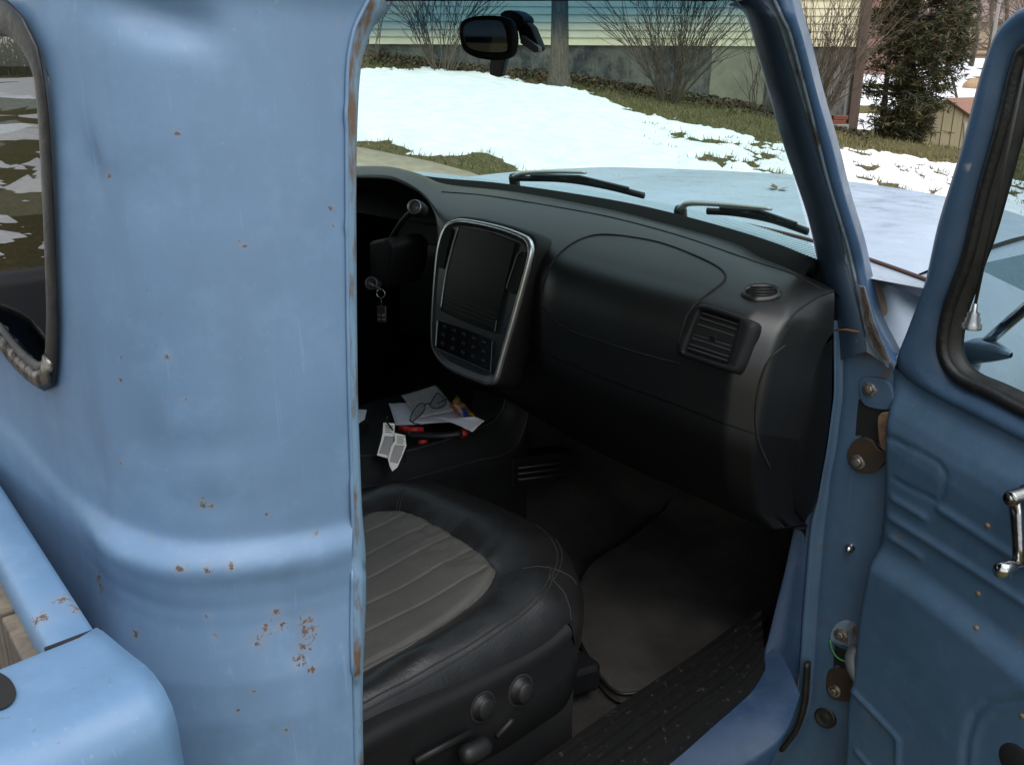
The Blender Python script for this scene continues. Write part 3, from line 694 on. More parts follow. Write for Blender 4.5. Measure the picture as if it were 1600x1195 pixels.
# rest of the rear wall and the driver's side, mirrored, and the roof
colR = [GRID[i][119] for i in range(len(ZS))]
mid = []; 
for i in range(len(ZS)):
    p = colR[i]; mid.append([np.array([x, p[1], p[2]]) for x in np.linspace(.2, -.2, 40)])
v = [p for r in mid for p in r]; f = []
for i in range(len(ZS)-1):
    for j in range(39):
        c = (mid[i][j]+mid[i+1][j+1])/2
        if sdist((c[0], c[2]), OUT) > .004: continue
        f.append((i*40+j, i*40+j+1, (i+1)*40+j+1, (i+1)*40+j))
mb.add(v, f)
v = [p*np.array([-1, 1, 1]) for r in GRID for p in r]; f = []
for i in range(len(ZS)-1):
    for j in range(119):
        c = (np.asarray(GRID[i][j])+GRID[i+1][j+1])/2
        if SEG[j] > .14 and sdist((c[0], c[2]), OUT) > .0095: continue
        f.append((i*120+j, i*120+j+1, (i+1)*120+j+1, (i+1)*120+j))
mb.add(v, f)
# roof panel from the upper edge of these sheets
top = [GRID[-1][j] for j in range(0, 120, 3)]+[GRID[-1][119]]
top = top+[p*np.array([-1, 1, 1]) for p in top[::-1]]
sp_ = [(565, 905), (563, 945), (566, 1010), (412, 985), (430, 965), (455, 960)]
SPOTS = []
for (u, v, r) in ((262, 557, .010), (190, 560, .006), (188, 593, .005), (289, 624, .006), (255, 624, .006), (190, 722, .008), (317, 786, .014), (332, 790, .008), (382, 385, .007), (375, 380, .006), (275, 207, .008), (172, 274, .008), (283, 887, .014), (325, 888, .012), (360, 885, .012), (491, 833, .009), (430, 958, .014), (415, 982, .014), (404, 1000, .016), (440, 975, .014), (478, 970, .020), (482, 984, .022), (475, 1008, .020), (468, 1030, .018), (487, 1045, .012), (325, 965, .008), (337, 993, .008), (396, 1080, .008), (518, 325, .008), (520, 352, .005), (530, 34, .006), (155, 905, .020), (158, 915, .018), (212, 990, .012), (447, 1140, .01), (372, 1110, .006), (238, 842, .006), (416, 803, .006), (415, 765, .005)):
    h = hit(CT, u, v)
    if h is not None: SPOTS.append((h[0], r*(.70 if v > 820 else .66)))
M['paint'] = paint('blue_paint', BLUE, SPOTS, rust=.45, rough=.40)
M['paint_plain'] = paint('blue_paint_plain', BLUE, (), rust=.7, rough=.42, base2=BLUE2)
CAB = part(mb, 'cab_rear', M['paint'])
mb = MB()
rows = [top]
for (ins, fw_, z) in ROOF:
    r = []
    for p in top:
        q = p.copy(); q[0] = p[0]*(1-ins*1.0); q[1] = p[1]+(fw_*.5); q[2] = z; r.append(q)
    rows.append(r)
mb.loft(rows)
rp = [(x, y, 1.79-.03*(x/.7)**2-.015*((y-.35)/.5)**2) for y in np.linspace(-.12, .80, 16) for x in np.linspace(-.73, .73, 24)]
mb.loft([rp[i*24:(i+1)*24] for i in range(16)])
# side rails over the doors
for sg in (1, -1):
    mb.loft([[np.array([sg*x, y, z]) for y in np.linspace(-.06, .82, 12)] for x, z in ((.79, 1.715), (.795, 1.735), (.77, 1.76), (.70, 1.775))])
part(mb, 'roof', M['paint_plain'], solid=0)
hl = simple('headliner', (.05, .05, .05), .9)
mb = MB(); mb.loft([[np.array([x, y, 1.735]) for x in np.linspace(-.74, .74, 6)] for y in np.linspace(-.15, .76, 6)]); part(mb, 'headliner', hl, smooth=False)
# gasket, glass and lock strip of the rear window
WG = [np.array([x, YS(x)-.003, z]) for x, z in OUT]
rub = MB(); WGI = [p+np.array([(-.0015 if p[0] > 0 else .0015)*(1 if abs(p[0]) > .5 else 0), -.001, .004*(1 if p[2] < zb+.03 else (-1 if p[2] > zt-.03 else 0))]) for p in WG]
tx = [abs(WG[(i+1) % 160][0]-WG[i-1][0])/(np.linalg.norm(WG[(i+1) % 160]-WG[i-1])+1e-9) for i in range(160)]
rub.tube(WGI, [.0075+.005*q for q in tx], 12, closed=True, flat=.30, up=(0, 1, 0))
GASK = part(rub, 'rear_window_gasket', simple('old_rubber', (.012, .012, .012), .42, c2=(.028, .026, .024), scale=30, bs=90, bstr=.5, bdist=.002, lo=.45, hi=.75))
ls = [p+np.array([0, -.004, .002]) for p in WG if p[2] < zb+.006 and p[0] > -.60]
ls = sorted(ls, key=lambda p: -p[0])
lock = MB(); lock.tube(ls, [.0075+.0015*abs(fbm(i*.9, 2)) for i in range(len(ls))], 8, flat=.5, up=(0, 1, 0))
lock.build('lock_strip', simple('worn_foil', (.20, .18, .155), .32, metal=.75, c2=(.025, .023, .022), scale=45, stretch=(2.4, 1, 1), lo=.42, hi=.58, bs=120, bstr=.6, bdist=.002), GASK)
gl = MB(); gl.add([np.array([p[0], -.1775, p[2]]) for p in WG], [tuple(range(len(WG)))])
part(gl, 'rear_window_glass', glass('rear_glass', (.10, .11, .11), ior=1.75), smooth=False)
# ---- pinch-weld flange round the door opening
M['flange'] = paint('flange_paint', (.20, .33, .47), (), rust=1.0, rough=.5, wear=(26, .49, .60, (.15, .095, .06), (1, 1, .5)))
outer = [(580, -14), (566, 18), (553, 42), (546, 72), (542, 100), (540, 170), (541, 400), (544, 600), (549, 760), (551, 830), (549, 900), (548, 1000), (551, 1100), (553, 1215)]
inner = [(610, 10), (598, 26), (583, 44), (573, 70), (565, 100), (560, 160), (557, 263), (557, 400), (559, 600), (562, 700), (566, 800), (571, 860), (572, 930), (569, 1010), (567, 1080), (568, 1215)]
po, pi_ = spline(outer, 90), spline(inner, 90)
mb = MB(); R0, R1, R2, R3, R4 = [], [], [], [], []
for k in range(90):
    v = po[k][1]; xo = .8015-.018*smooth((U(po[k][0], v, X=.8)[2]-1.30)/.4)
    h = hit(CT, po[k][0], v, .0008); a = h[0] if h is not None and po[k][0] > 530 and abs(h[0][0]-.8) < .04 else U(*po[k], X=xo)
    b = U(*pi_[k], X=a[0]-.016); c = b+np.array([-.006, .004, 0])
    R0.append(a+np.array([-.012, -.002, 0])); R1.append(a); R2.append(a*.5+b*.5+np.array([.0025, 0, 0])); R3.append(b); R4.append(b+np.array([-.05, -.006, 0]))
mb.loft([R1, R2, R3, R4]); JAMB = part(mb, 'door_jamb', M['flange'])
# lip line where the quarter panel is folded over the flange
mb = MB(); mb.tube([p+np.array([.0005, 0, 0]) for p in R1], .0016, 6); mb.build('folded_edge', M['paint'], JAMB)
# interior trim just inside the jamb (dark)
mb = MB(); mb.loft([[p+np.array([-.05, -.004, 0]) for p in R3], [p+np.array([-.12, -.03, 0]) for p in R3]]); part(mb, 'jamb_trim', M['plastic'])
# ---- windscreen, its frame and seal
BASE = [(455, 270, .965), (565, 266, .985), (690, 281, 1.0), (780, 289, 1.0), (900, 306, .995), (1000, 324, .985), (1100, 349, .965), (1200, 379, .945), (1277, 409, .925)]
HEAD = [(455, 4, .79), (565, 4, .80), (640, 4, .80), (820, 4, .79), (1000, 4, .77), (1100, 5, .735), (1150, 8, .70), (1168, 22, .69)]
base = spline([U(u, v, Y=y) for u, v, y in BASE], 60); head = spline([U(u, v, Y=y) for u, v, y in HEAD], 60)
mb = MB(); mb.loft([base*(1-t)+head*t for t in np.linspace(-.02, 1.03, 14)])
WIND = part(mb, 'windscreen', glass('windscreen_glass', (.70, .865, .825), band=(1.612, 1.668, (.13, .30, .48))))
mb = MB(); mb.tube([p+np.array([0, -.006, -.008]) for p in base], .013, 8); mb.loft([[p+np.array([0, .012, -.004]) for p in base], [p+np.array([0, -.012, .004]) for p in base], [p+np.array([0, -.040, -.020]) for p in base]])
mb.tube([p+np.array([0, .0, .008]) for p in head[:-4]], .006, 8)
part(mb, 'windscreen_seal', simple('seal_black', (.004, .004, .004), .75, spec=.15))
mb = MB(); mb.loft([[p+np.array([0, dy, dz]) for p in head] for dy, dz in ((-.008, .004), (-.03, .016), (-.05, .04), (.03, .07))]); part(mb, 'windscreen_header', M['flange'])
# ---- windscreen pillar
c0 = [(1140, 6), (1164, 18), (1179, 60), (1197, 124), (1226, 226), (1264, 339), (1280, 410), (1291, 455), (1302, 516), (1303, 565)]
c1 = [(1178, -4), (1200, 22), (1213, 52), (1241, 143), (1271, 241), (1300, 335), (1319, 420), (1334, 474), (1345, 516), (1350, 550)]
c2 = [(1206, -8), (1224, 30), (1236, 58), (1264, 162), (1294, 282), (1323, 377), (1340, 450), (1351, 500), (1362, 533), (1388, 573)]
c3 = [(1237, -10), (1247, 30), (1257, 65), (1279, 151), (1301, 226), (1320, 301), (1343, 377), (1356, 435), (1369, 492), (1401, 556)]
def py(v): return interp(v, [(-10, .69), (22, .69), (410, .925), (520, .94), (580, .95)])
def curve(c, dy, n=70):
    return [U(u, v, Y=py(v)+dy) for u, v in spline(c, n)]
A0, A1, A2, A3 = curve(c0, .002), curve(c1, -.022), curve(c2, -.012), curve(c3, .010)
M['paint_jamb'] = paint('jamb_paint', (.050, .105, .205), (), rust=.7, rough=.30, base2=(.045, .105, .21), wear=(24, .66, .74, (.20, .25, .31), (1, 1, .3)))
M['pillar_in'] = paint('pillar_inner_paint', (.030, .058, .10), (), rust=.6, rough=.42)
M['worn'] = paint('worn_channel', (.20, .27, .34), (), rust=1., rough=.55, wear=(26, .50, .62, (.07, .05, .045), (1, 1, .35)))
mb = MB(); mb.loft([[p+np.array([-.02, .03, 0]) for p in A0], A0, [p*.5+q*.5+np.array([.002, -.004, 0]) for p, q in zip(A0, A1)], A1, [p+np.array([.004, .006, 0]) for p in A1]]); PIL = part(mb, 'windscreen_pillar', M['pillar_in'])
mb = MB(); mb.loft([[p+np.array([.002, .004, 0]) for p in A1], [p*.5+q*.5+np.array([0, .004, 0]) for p, q in zip(A1, A2)], A2]); mb.build('weatherstrip_channel', M['worn'], PIL)
mid1 = [p*.70+q*.30+np.array([.004, -.010, 0]) for p, q in zip(A2, A3)]; mid2 = [p*.30+q*.70+np.array([.008, -.009, 0]) for p, q in zip(A2, A3)]
mb = MB(); mb.loft([A2, mid1, mid2, A3, [p+np.array([-.006, .03, 0]) for p in A3], [p+np.array([-.05, .05, 0]) for p in A3]]); mb.build('outer_pillar_skin', M['paint_jamb'], PIL)
mb = MB(); mb.tube([p+np.array([.001, -.003, 0]) for p in A2], .0028, 6); mb.build('pillar_bead', M['worn'], PIL)
# torn weatherstrip at the foot of the pillar
gs = [(1340, 446), (1350, 448), (1357, 472), (1365, 502), (1376, 530), (1391, 566), (1386, 572), (1364, 546), (1351, 515), (1345, 480)]
MB().prism([U(u, v, Y=py(v)-.0245) for u, v in gs], (0, .004, 0)).build('worn_lip', simple('bare_grey_lip', (.17, .19, .21), .6, c2=(.09, .10, .11), scale=40), PIL, smooth=False)
ws = [(1345, 450), (1349, 450), (1353, 468), (1357, 482), (1358, 498), (1363, 510), (1367, 524), (1374, 534), (1379, 548), (1386, 563), (1381, 560), (1373, 549), (1366, 542), (1362, 530), (1357, 521), (1355, 508), (1351, 500), (1350, 486), (1347, 474)]
MB().prism([U(u, v, Y=py(v)-.026) for u, v in ws], (0, .003, 0)).build('torn_weatherstrip', simple('dried_rubber', (.045, .03, .024), .9, c2=(.10, .07, .055), scale=60, bs=160, bstr=.8, bdist=.003), PIL, smooth=False)
MB().tube([U(u, v, Y=py(v)-.020) for u, v in ((1305, 516), (1322, 515), (1346, 519))], .0016, 6).build('rust_seam', simple('seam_rust', (.20, .10, .05), .9), PIL)
bo = [(1352, 430), (1360, 434), (1370, 452), (1377, 474), (1379, 490), (1375, 498), (1368, 494), (1360, 478)]
MB().prism([U(u, v, Y=1.0) for u, v in spline(bo, 24, True)], (0, .02, 0)).build('rubber_buffer', simple('tan_rubber', (.20, .155, .13), .7), PIL, smooth=False, bevel=.004)
# ---- hinge pillar
f0 = [(1302, 500), (1303, 560), (1303, 614), (1300, 640), (1292, 700), (1283, 750), (1277, 783), (1267, 820), (1260, 896), (1254, 971), (1250, 1035), (1245, 1084), (1230, 1140), (1188, 1171), (1140, 1206)]
f1 = [(1320, 500), (1318, 560), (1317, 620), (1313, 650), (1307, 700), (1298, 745), (1294, 783), (1289, 820), (1284, 880), (1278, 950), (1273, 1035), (1266, 1107), (1244, 1155), (1222, 1185), (1190, 1225)]
f2 = [(1352, 500), (1392, 560), (1395, 640), (1396, 700), (1396, 745), (1394, 790), (1390, 830), (1384, 877), (1376, 933), (1368, 985), (1366, 1040), (1362, 1084), (1360, 1120), (1356, 1160), (1352, 1215)]
def hp(c, y, n=80): return [U(u, v, Y=y) for u, v in spline(c, n)]
H0, H1, H2 = hp(f0, .925), hp(f1, .948), hp(f2, .958)
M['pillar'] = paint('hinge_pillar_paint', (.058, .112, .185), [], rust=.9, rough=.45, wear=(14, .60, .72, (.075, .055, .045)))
mb = MB()
mb.loft([[p+np.array([-.012, .03, 0]) for p in H0], H0, [p*.6+q*.4+np.array([0, -.004, 0]) for p, q in zip(H0, H1)], [p*.15+q*.85+np.array([0, .004, 0]) for p, q in zip(H0, H1)], H1,
         [p*.85+q*.15+np.array([0, -.004, 0]) for p, q in zip(H1, H2)], [p*.5+q*.5+np.array([0, -.002, 0]) for p, q in zip(H1, H2)], H2])
HP = part(mb, 'hinge_pillar', M['pillar']); HT = bvh(mb)
steel = simple('rusty_steel', (.055, .047, .042), .55, metal=.5, c2=(.085, .05, .032), scale=60, bs=150, bstr=.4)
boltm = simple('bolt_steel', (.34, .33, .32), .35, metal=.9, c2=(.2, .15, .11), scale=120)
NB = np.array([.12, -.985, .12])
def patch(px, lift, name, mat, th=.002, sm=24):
    P = [U(u, v, Y=.955-lift) for u, v in spline(px, sm, True)]
    return MB().prism(P, (0, th, 0)).build(name, mat, HP, smooth=False, bevel=min(.0015, th*.4))
def bolt(u, v, r, name='bolt', lift=.012, m=None):
    c = U(u, v, Y=.955-lift)
    mb = MB(); mb.disc(c, NB, [(0, .007), (r*.72, .0068), (r*.85, .005), (r*.88, 0), (r*1.45, -.0005), (r*1.5, -.003)], 6 if name == 'bolt' else 18); return mb.build(name, m or boltm, HP, smooth=False, bevel=.0008)
# upper hinge seat
patch([(1317, 632), (1340, 622), (1362, 636), (1388, 638), (1388, 668), (1384, 690), (1362, 692), (1340, 678), (1326, 692), (1318, 672)], .0065, 'hinge_hole_shade', M['deep_black'], .001)  # flat black plate: the hole's shade is painted, nothing is cut out
patch([(1345, 592), (1362, 590), (1390, 600), (1392, 638), (1352, 634), (1342, 612)], .010, 'hinge_boss', M['pillar'], .009)
bolt(1358, 608, .0085, lift=.012)
patch([(1326, 700), (1342, 684), (1362, 688), (1372, 702), (1388, 706), (1382, 722), (1366, 738), (1340, 738), (1325, 722)], .012, 'hinge_leaf', steel, .008)
bolt(1340, 722, .0085, 'bolt_head', lift=.014)
patch([(1372, 650), (1380, 645), (1392, 650), (1392, 700), (1376, 700), (1371, 668)], .016, 'hinge_knuckle', simple('rust_orange', (.20, .12, .065), .8, c2=(.08, .05, .035), scale=50), .012)
# lower hinge seat
patch([(1284, 1010), (1296, 996), (1306, 1008), (1330, 1018), (1350, 1016), (1352, 1040), (1322, 1045), (1306, 1038), (1296, 1050), (1284, 1036)], .0065, 'hinge_hole_shade', M['deep_black'], .001)  # black plate again, shade of an uncut hole put in as colour
patch([(1297, 1000), (1303, 978), (1318, 970), (1336, 978), (1344, 1000), (1342, 1016), (1318, 1008)], .010, 'hinge_boss', M['worn'], .008)
bolt(1313, 992, .0085, lift=.013)
patch([(1292, 1052), (1300, 1044), (1322, 1046), (1342, 1060), (1344, 1092), (1306, 1094), (1291, 1078)], .010, 'hinge_leaf', steel, .007)
bolt(1303, 1080, .008, 'bolt_head', lift=.013)
wire = [U(u, v, Y=.944) for u, v in spline([(1297, 1000), (1301, 1016), (1310, 1028), (1324, 1034)], 14)]
MB().tube(wire, .0016, 6).build('green_wire', simple('green_wire', (.06, .26, .07), .5), HP)
c = U(1290, 1120, Y=.948); MB().disc(c, (.1, -.98, .15), [(0, .004), (.008, .0035), (.012, .002), (.0155, .005), (.019, .003), (.020, -.004)], 22).build('rubber_plug', M['rubber'], HP)
c = U(1328, 856, Y=.950); MB().disc(c, NB, [(0, .013), (.005, .012), (.0062, .009), (.0064, .002), (.0085, .001), (.009, -.004)], 18).build('lamp_switch', M['chrome'], HP)
bw = [U(u, v, Y=.917) for u, v in spline([(1262, 1035), (1260, 1070), (1256, 1105), (1244, 1140), (1222, 1170)], 24)]
MB().tube(bw, .0085, 8, flat=.6).build('door_seal', M['rubber'], HP)
# ---- sill, kick panel, tread plate
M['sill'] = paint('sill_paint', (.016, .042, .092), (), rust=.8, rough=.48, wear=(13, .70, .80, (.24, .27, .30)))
sl = lambda px, z: [U(u, v, Z=z) for u, v in px]
s_in = spline([U(820, 1225, Z=.634), U(1000, 1093, Z=.634), U(1105, 1015, Z=.634), U(1180, 960, Z=.64)], 40)
s_mid = spline([U(960, 1225, Z=.632), U(1090, 1130, Z=.632), U(1182, 1062, Z=.634), U(1220, 1020, Z=.64)], 40)
e_out = [(1020, 1250, .60), (1100, 1215, .60), (1170, 1185, .605), (1225, 1142, .625), (1250, 1085, .64)]
s_out = spline([U(u, v, Z=z) for u, v, z in e_out], 40)
def extend(P, y): d_ = P[0]-P[3]; d_ = d_/abs(d_[1]); return np.array([np.array([P[0][0]+.15*d_[0]*(P[0][1]-q), q, P[0][2]]) for q in np.linspace(y, P[0][1], 12, endpoint=False)]+list(P))
s_mid, s_out = extend(s_mid, -.06), extend(s_out, -.06)
NS = len(s_out)-1.
mb = MB(); mb.loft([[p+np.array([-.05, 0, -.004]) for p in s_mid], s_mid, [p*.5+q*.5+np.array([0, 0, .004]) for p, q in zip(s_mid, s_out)], s_out, [p+np.array([.012, -.004, -.02])*(1-i/NS) for i, p in enumerate(s_out)], [p+np.array([.018, -.01, -.16])*(1-i/NS)**.5+np.array([-.03, 0, -.01])*(i/NS) for i, p in enumerate(s_out)]])
part(mb, 'door_sill', M['sill'])
kin = [U(u, v, X=x) for u, v, x in ((1248, 790, .735), (1245, 805, .735), (1226, 896, .735), (1211, 956, .735), (1196, 1016, .74), (1178, 1062, .745), (1150, 1090, .75))]
kin = spline(kin, 50); kout = spline([H0[i]+np.array([-.002, .004, 0]) for i in range(28, 80, 3)], 50)
mb = MB(); mb.loft([[p+np.array([-.01, .02, 0]) for p in kin], kin, [p*.5+q*.5+np.array([-.004, .008, 0]) for p, q in zip(kin, kout)], kout]); part(mb, 'kick_panel', M['sill'])
# ribbed black tread plate
mb = MB(); rows = []; n = 36
i0 = spline([U(790, 1225, Z=.640), U(985, 1088, Z=.640), U(1098, 1012, Z=.640), U(1188, 945, Z=.644)], n); i1 = spline([U(1000, 1212, Z=.640), U(1110, 1125, Z=.640), U(1172, 1076, Z=.640), U(1196, 1040, Z=.642)], n)
i0, i1 = extend(i0, -.02), extend(i1, -.02)
prof = [(-.04, -.03), (0, 0)]
for k in range(5): prof += [(.10+k*.17, 0), (.118+k*.17, .0075), (.155+k*.17, .0075), (.175+k*.17, 0)]
prof += [(1., 0), (1.03, -.016)]
mb.loft([[p*(1-t)+q*t+np.array([0, 0, h]) for p, q in zip(i0, i1)] for t, h in prof])
part(mb, 'tread_plate', simple('dirty_black_plastic', (.006, .006, .006), .55, c2=(.045, .04, .036), scale=90, lo=.60, hi=.72, spec=.25, bs=200, bstr=.4, bdist=.001), smooth=False)
# ---- floor carpet, firewall, far side
car = simple('black_carpet', (.042, .039, .037), .97, c2=(.064, .058, .054), scale=9, bs=400, bstr=.9, bdist=.004, spec=.1)
mb = MB(); xs = np.linspace(-.75, .735, 40); ys = np.linspace(-.15, 1.55, 44)
mb.loft([[np.array([x, y, .535+.006*fbm(x*5, y*5)+.55*smooth((y-1.25)/.35)*.9+(.10*math.exp(-((x+.02)/.15)**2))]) for x in xs] for y in ys]); part(mb, 'floor_carpet', car)
mb = MB(); mb.loft([[np.array([x, 1.45, z]) for x in (-.78, 0, .76)] for z in (.5, .9, 1.26)]); mb.loft([[np.array([x, y, 1.245]) for x in (-.78, 0, .70)] for y in (.93, 1.2, 1.46)])
mb.loft([[np.array([.735, y, z]) for y in (1.0, 1.2, 1.46)] for z in (.5, .9, 1.25)]); part(mb, 'firewall', M['deep_black'], smooth=False)
mb = MB(); mb.loft([[np.array([-.775, y, z]) for y in np.linspace(-.15, 1.5, 6)] for z in (.4, .9, 1.25)]); mb.loft([[np.array([-.80, y, z]) for y in np.linspace(-.05, 1.3, 6)] for z in (.5, .9, 1.27)])
part(mb, 'driver_door', M['plastic'], smooth=False)
mb = MB(); mb.tube([(-.77, .93, 1.30), (-.72, .76, 1.70)], .035, 8); part(mb, 'driver_pillar', M['paint_plain'])
mb = MB(); mb.add([(-.765, 0, 1.27), (-.765, .93, 1.27), (-.72, .74, 1.70), (-.75, .02, 1.70)], [(0, 1, 2, 3)]); part(mb, 'driver_window', glass('side_glass', (.80, .88, .86)), smooth=False)
# ---- cowl, hood, fender
def px3(L_, z): return [U(u, v, Z=z) for u, v in L_]
hre = spline(px3([(560, 283), (700, 287), (830, 297), (1000, 317), (1150, 347), (1260, 373), (1350, 402), (1443, 435), (1490, 455)], 1.272), 70)
hfr = spline(px3([(690, 269), (760, 266), (800, 263), (900, 261), (1000, 262.5), (1150, 268), (1250, 275), (1330, 284), (1420, 297), (1500, 312), (1600, 336), (1680, 362)], 1.268), 70)
def Yr(x): return float(np.interp(x, hre[:, 0], hre[:, 1]))
def Yf(x): return float(np.interp(x, hfr[:, 0], hfr[:, 1]))
xs = np.linspace(-.74, .80, 60); rows = []
for t in list(np.linspace(0, 1, 40))+[1.03, 1.05]:
    r = []
    for x in xs:
        y0, y1 = Yr(x)+.004, Yf(x); y = y0+(y1-y0)*min(t, 1)+(max(0, t-1)*1.2); z = 1.272+.010*math.sin(math.pi*min(t, 1))-.004*min(t, 1)
        z += .012*math.exp(-((x+.02)/.16)**2)*smooth(t*6)*smooth((1-t)*6)-.006*math.exp(-((abs(x)-.36)/.05)**2)*smooth(t*6)*smooth((1-t)*6)
        z -= .03*smooth((abs(x)-.62)/.25)*min(1, t*3+.1) if x < 0 else .012*smooth((abs(x)-.62)/.25)
        if t > 1: z -= (t-1)*3.
        z += .0012*fbm(x*4, y*4, 6, 3)
        r.append(np.array([x, y, z]))
    rows.append(r)
M['hood'] = paint('hood_sheen_paint', (.36, .43, .53), (), rust=.35, rough=.30, base2=(.33, .405, .50))  # chalky blue, lightened so part of the sky sheen sits in the colour
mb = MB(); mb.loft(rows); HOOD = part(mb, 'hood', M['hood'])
mb = MB(); rows = []
for y in np.linspace(1.10, 2.25, 40):
    yy = max(y, .0); r = []
    for x, z in ((.795, 1.258), (.815, 1.245), (.835, 1.222), (.862, 1.19), (.895, 1.155), (.935, 1.11), (.965, 1.04), (.98, .95), (.985, .7)):
        r.append(np.array([x-.05*smooth((y-1.7)/.6), y-.10*smooth((y-1.9)/.4), z-.02*smooth((y-1.4)/.9)]))
    rows.append(r)
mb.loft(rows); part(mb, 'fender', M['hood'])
cw0 = [p+np.array([0, .006, -.012]) for p in spline([U(u, v, Y=y) for u, v, y in BASE], 70)]
ext = [np.array([.80, .93, 1.262]), np.array([.90, .95, 1.255])]
mb = MB(); hh = [np.array([p[0], p[1], 1.268]) for p in hre]
mb.loft([cw0, [p*.6+q*.4 for p, q in zip(cw0, hh)], hh, [p+np.array([0, .01, -.03]) for p in hh]])
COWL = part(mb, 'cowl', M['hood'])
cp_ = (U(1390, 420, Z=1.258), np.array([.55, -.25, .8]))
SIDE_ = MB().prism([U(u, v, plane=cp_) for u, v in ((1262, 378), (1330, 399), (1390, 419), (1443, 437), (1500, 458), (1480, 520), (1430, 580), (1404, 590), (1380, 580), (1350, 540), (1310, 470), (1280, 420))], (-.012, .006, -.018))
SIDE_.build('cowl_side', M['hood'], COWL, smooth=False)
mb = MB(); mb.tube([p+np.array([0, .002, -.001]) for p in hre[20:]], .0035, 6); mb.build('hood_gap', simple('rust_brown_gap', (.09, .05, .035), .9), COWL)
fine = spline([U(u, v, Y=y) for u, v, y in BASE], 400)
mb = MB(); dk = MB(); g0, g1 = [], []
for i in range(40, 398, 1):
    p = fine[i]; yr = Yr(p[0]); q = np.array([p[0], yr, 1.270]); a = p*.96+q*.04; b = p*.58+q*.42
    a[2] += -.004; b[2] += -.001; g0.append(a+np.array([0, 0, -.001])); g1.append(b+np.array([0, 0, -.001]))
    if i % 2 == 0: mb.box((a+b)/2+np.array([0, 0, .002]), (.0045, np.linalg.norm(b-a), .004), None)
G = MB().loft([g0, g1]).build('grille_floor', simple('grille_dark', (.035, .06, .08), .8), COWL)
mb.build('cowl_grille', simple('grille_fins', (.40, .50, .58), .5), COWL, smooth=False)
# ---- wipers
blk = simple('wiper_black', (.012, .012, .012), .5); gry = simple('wiper_grey', (.42, .42, .40), .4, metal=.4)
def wiper(armpx, bladepx, y):
    W_ = empty('wiper', (0, 0, 0), None, None); W_.parent = TRUCK
    P = lambda L_: [U(u, v, Y=yy) for u, v, yy in L_]
    MB().tube(spline(P(armpx), 24), list(np.linspace(.0095, .005, 24)), 8, flat=.6).build('wiper_arm', gry, W_)
    B = spline(P(bladepx), 30); MB().tube(B, .0042, 6, flat=1.6).build('wiper_blade', blk, W_)
    mb = MB(); A = spline(P(armpx), 24)
    for i, j in ((4, 10), (12, 17), (20, 25)): mb.tube([B[i]+np.array([0, -.004, .004]), (B[i]+B[j])/2+np.array([0, -.005, .007]), B[j]+np.array([0, -.004, .004])], .0032, 5)
    mb.tube([B[4]+np.array([0, -.006, .008]), B[15]+np.array([0, -.006, .011]), B[26]+np.array([0, -.006, .008])], .0035, 5)
    mb.build('blade_bridge', blk, W_); q = U(armpx[0][0], armpx[0][1], Y=armpx[0][2])
    MB().disc(q+np.array([0, .004, -.01]), (0, -.2, 1), [(0, .018), (.009, .017), (.012, .010), (.012, -.02)], 12).build('wiper_pivot', blk, W_)
wiper([(802, 277, 1.05), (820, 271, 1.05), (860, 269, 1.06), (915, 270, 1.06)], [(806, 279, 1.045), (880, 281, 1.05), (945, 291, 1.045), (1006, 306, 1.035)], 0)
wiper([(1062, 328, 1.0), (1077, 318, 1.0), (1130, 320, 1.01), (1205, 327, 1.01)], [(1105, 330, 1.0), (1150, 333, 1.0), (1205, 343, .99), (1262, 362, .97)], 0)
q = hit(bvh(MB().loft([[r_ for r_ in row] for row in rows])), 1215, 295)
lp = U(1215, 296, Z=1.285); mb = MB(); rg = random.Random(2)
for k in range(5):
    d = np.array([rg.gauss(0, 1), rg.gauss(0, 1), rg.uniform(.1, .6)]); d = d/np.linalg.norm(d)*.03; e = np.cross(d, [0, 0, 1])*.35; mb.add([lp, lp+d*.5+e, lp+d, lp+d*.5-e], [(0, 1, 2, 3)])
tag(mb.build('dead_leaf', simple('dead_leaf', (.16, .11, .06), .9), smooth=False), 'small curled dead leaf lying on the blue hood', 'leaf')
# ---- passenger door, swung open
HPT = np.array([.845, .965, 0]); DA = math.radians(71); DD = np.array([math.sin(DA), -math.cos(DA), 0]); DN = np.array([-math.cos(DA), -math.sin(DA), 0])
UPV = np.array([0, 0, 1.])
def D3(s, z, off=0.): return HPT+DD*s+UPV*z+DN*off
def dpx(u, v, off=0.): p = U(u, v, plane=(HPT+DN*off, DN)); return (p-HPT) @ DD, p[2]
DOOR = empty('passenger_door', (0, 0, 0), None, None); DOOR.parent = TRUCK
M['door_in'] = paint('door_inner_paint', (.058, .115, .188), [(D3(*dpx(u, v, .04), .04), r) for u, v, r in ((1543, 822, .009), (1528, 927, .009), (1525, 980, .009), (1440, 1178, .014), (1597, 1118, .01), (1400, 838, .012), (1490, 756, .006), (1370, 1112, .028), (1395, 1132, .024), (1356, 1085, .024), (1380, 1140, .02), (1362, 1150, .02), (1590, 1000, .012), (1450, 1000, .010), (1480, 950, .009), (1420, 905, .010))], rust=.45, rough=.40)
edge = spline([dpx(u, v, .0) for u, v in ((1403, 556), (1393, 600), (1390, 680), (1390, 745), (1385, 820), (1374, 877), (1363, 933), (1355, 1009), (1350, 1046), (1343, 1084), (1341, 1152), (1330, 1200))], 60)
edge = np.vstack([edge, [edge[-1][0], .36]])
def s0(z): return float(np.interp(z, edge[::-1, 1], edge[::-1, 0]))
belt = np.array([dpx(u, v, 0.) for u, v in ((1397, 572), (1430, 598), (1500, 636), (1600, 688), (1700, 738))])
def zbelt(s): 
    return float(np.interp(s, belt[:, 0], belt[:, 1])) if s < belt[-1][0] else belt[-1][1]
o_ = .036
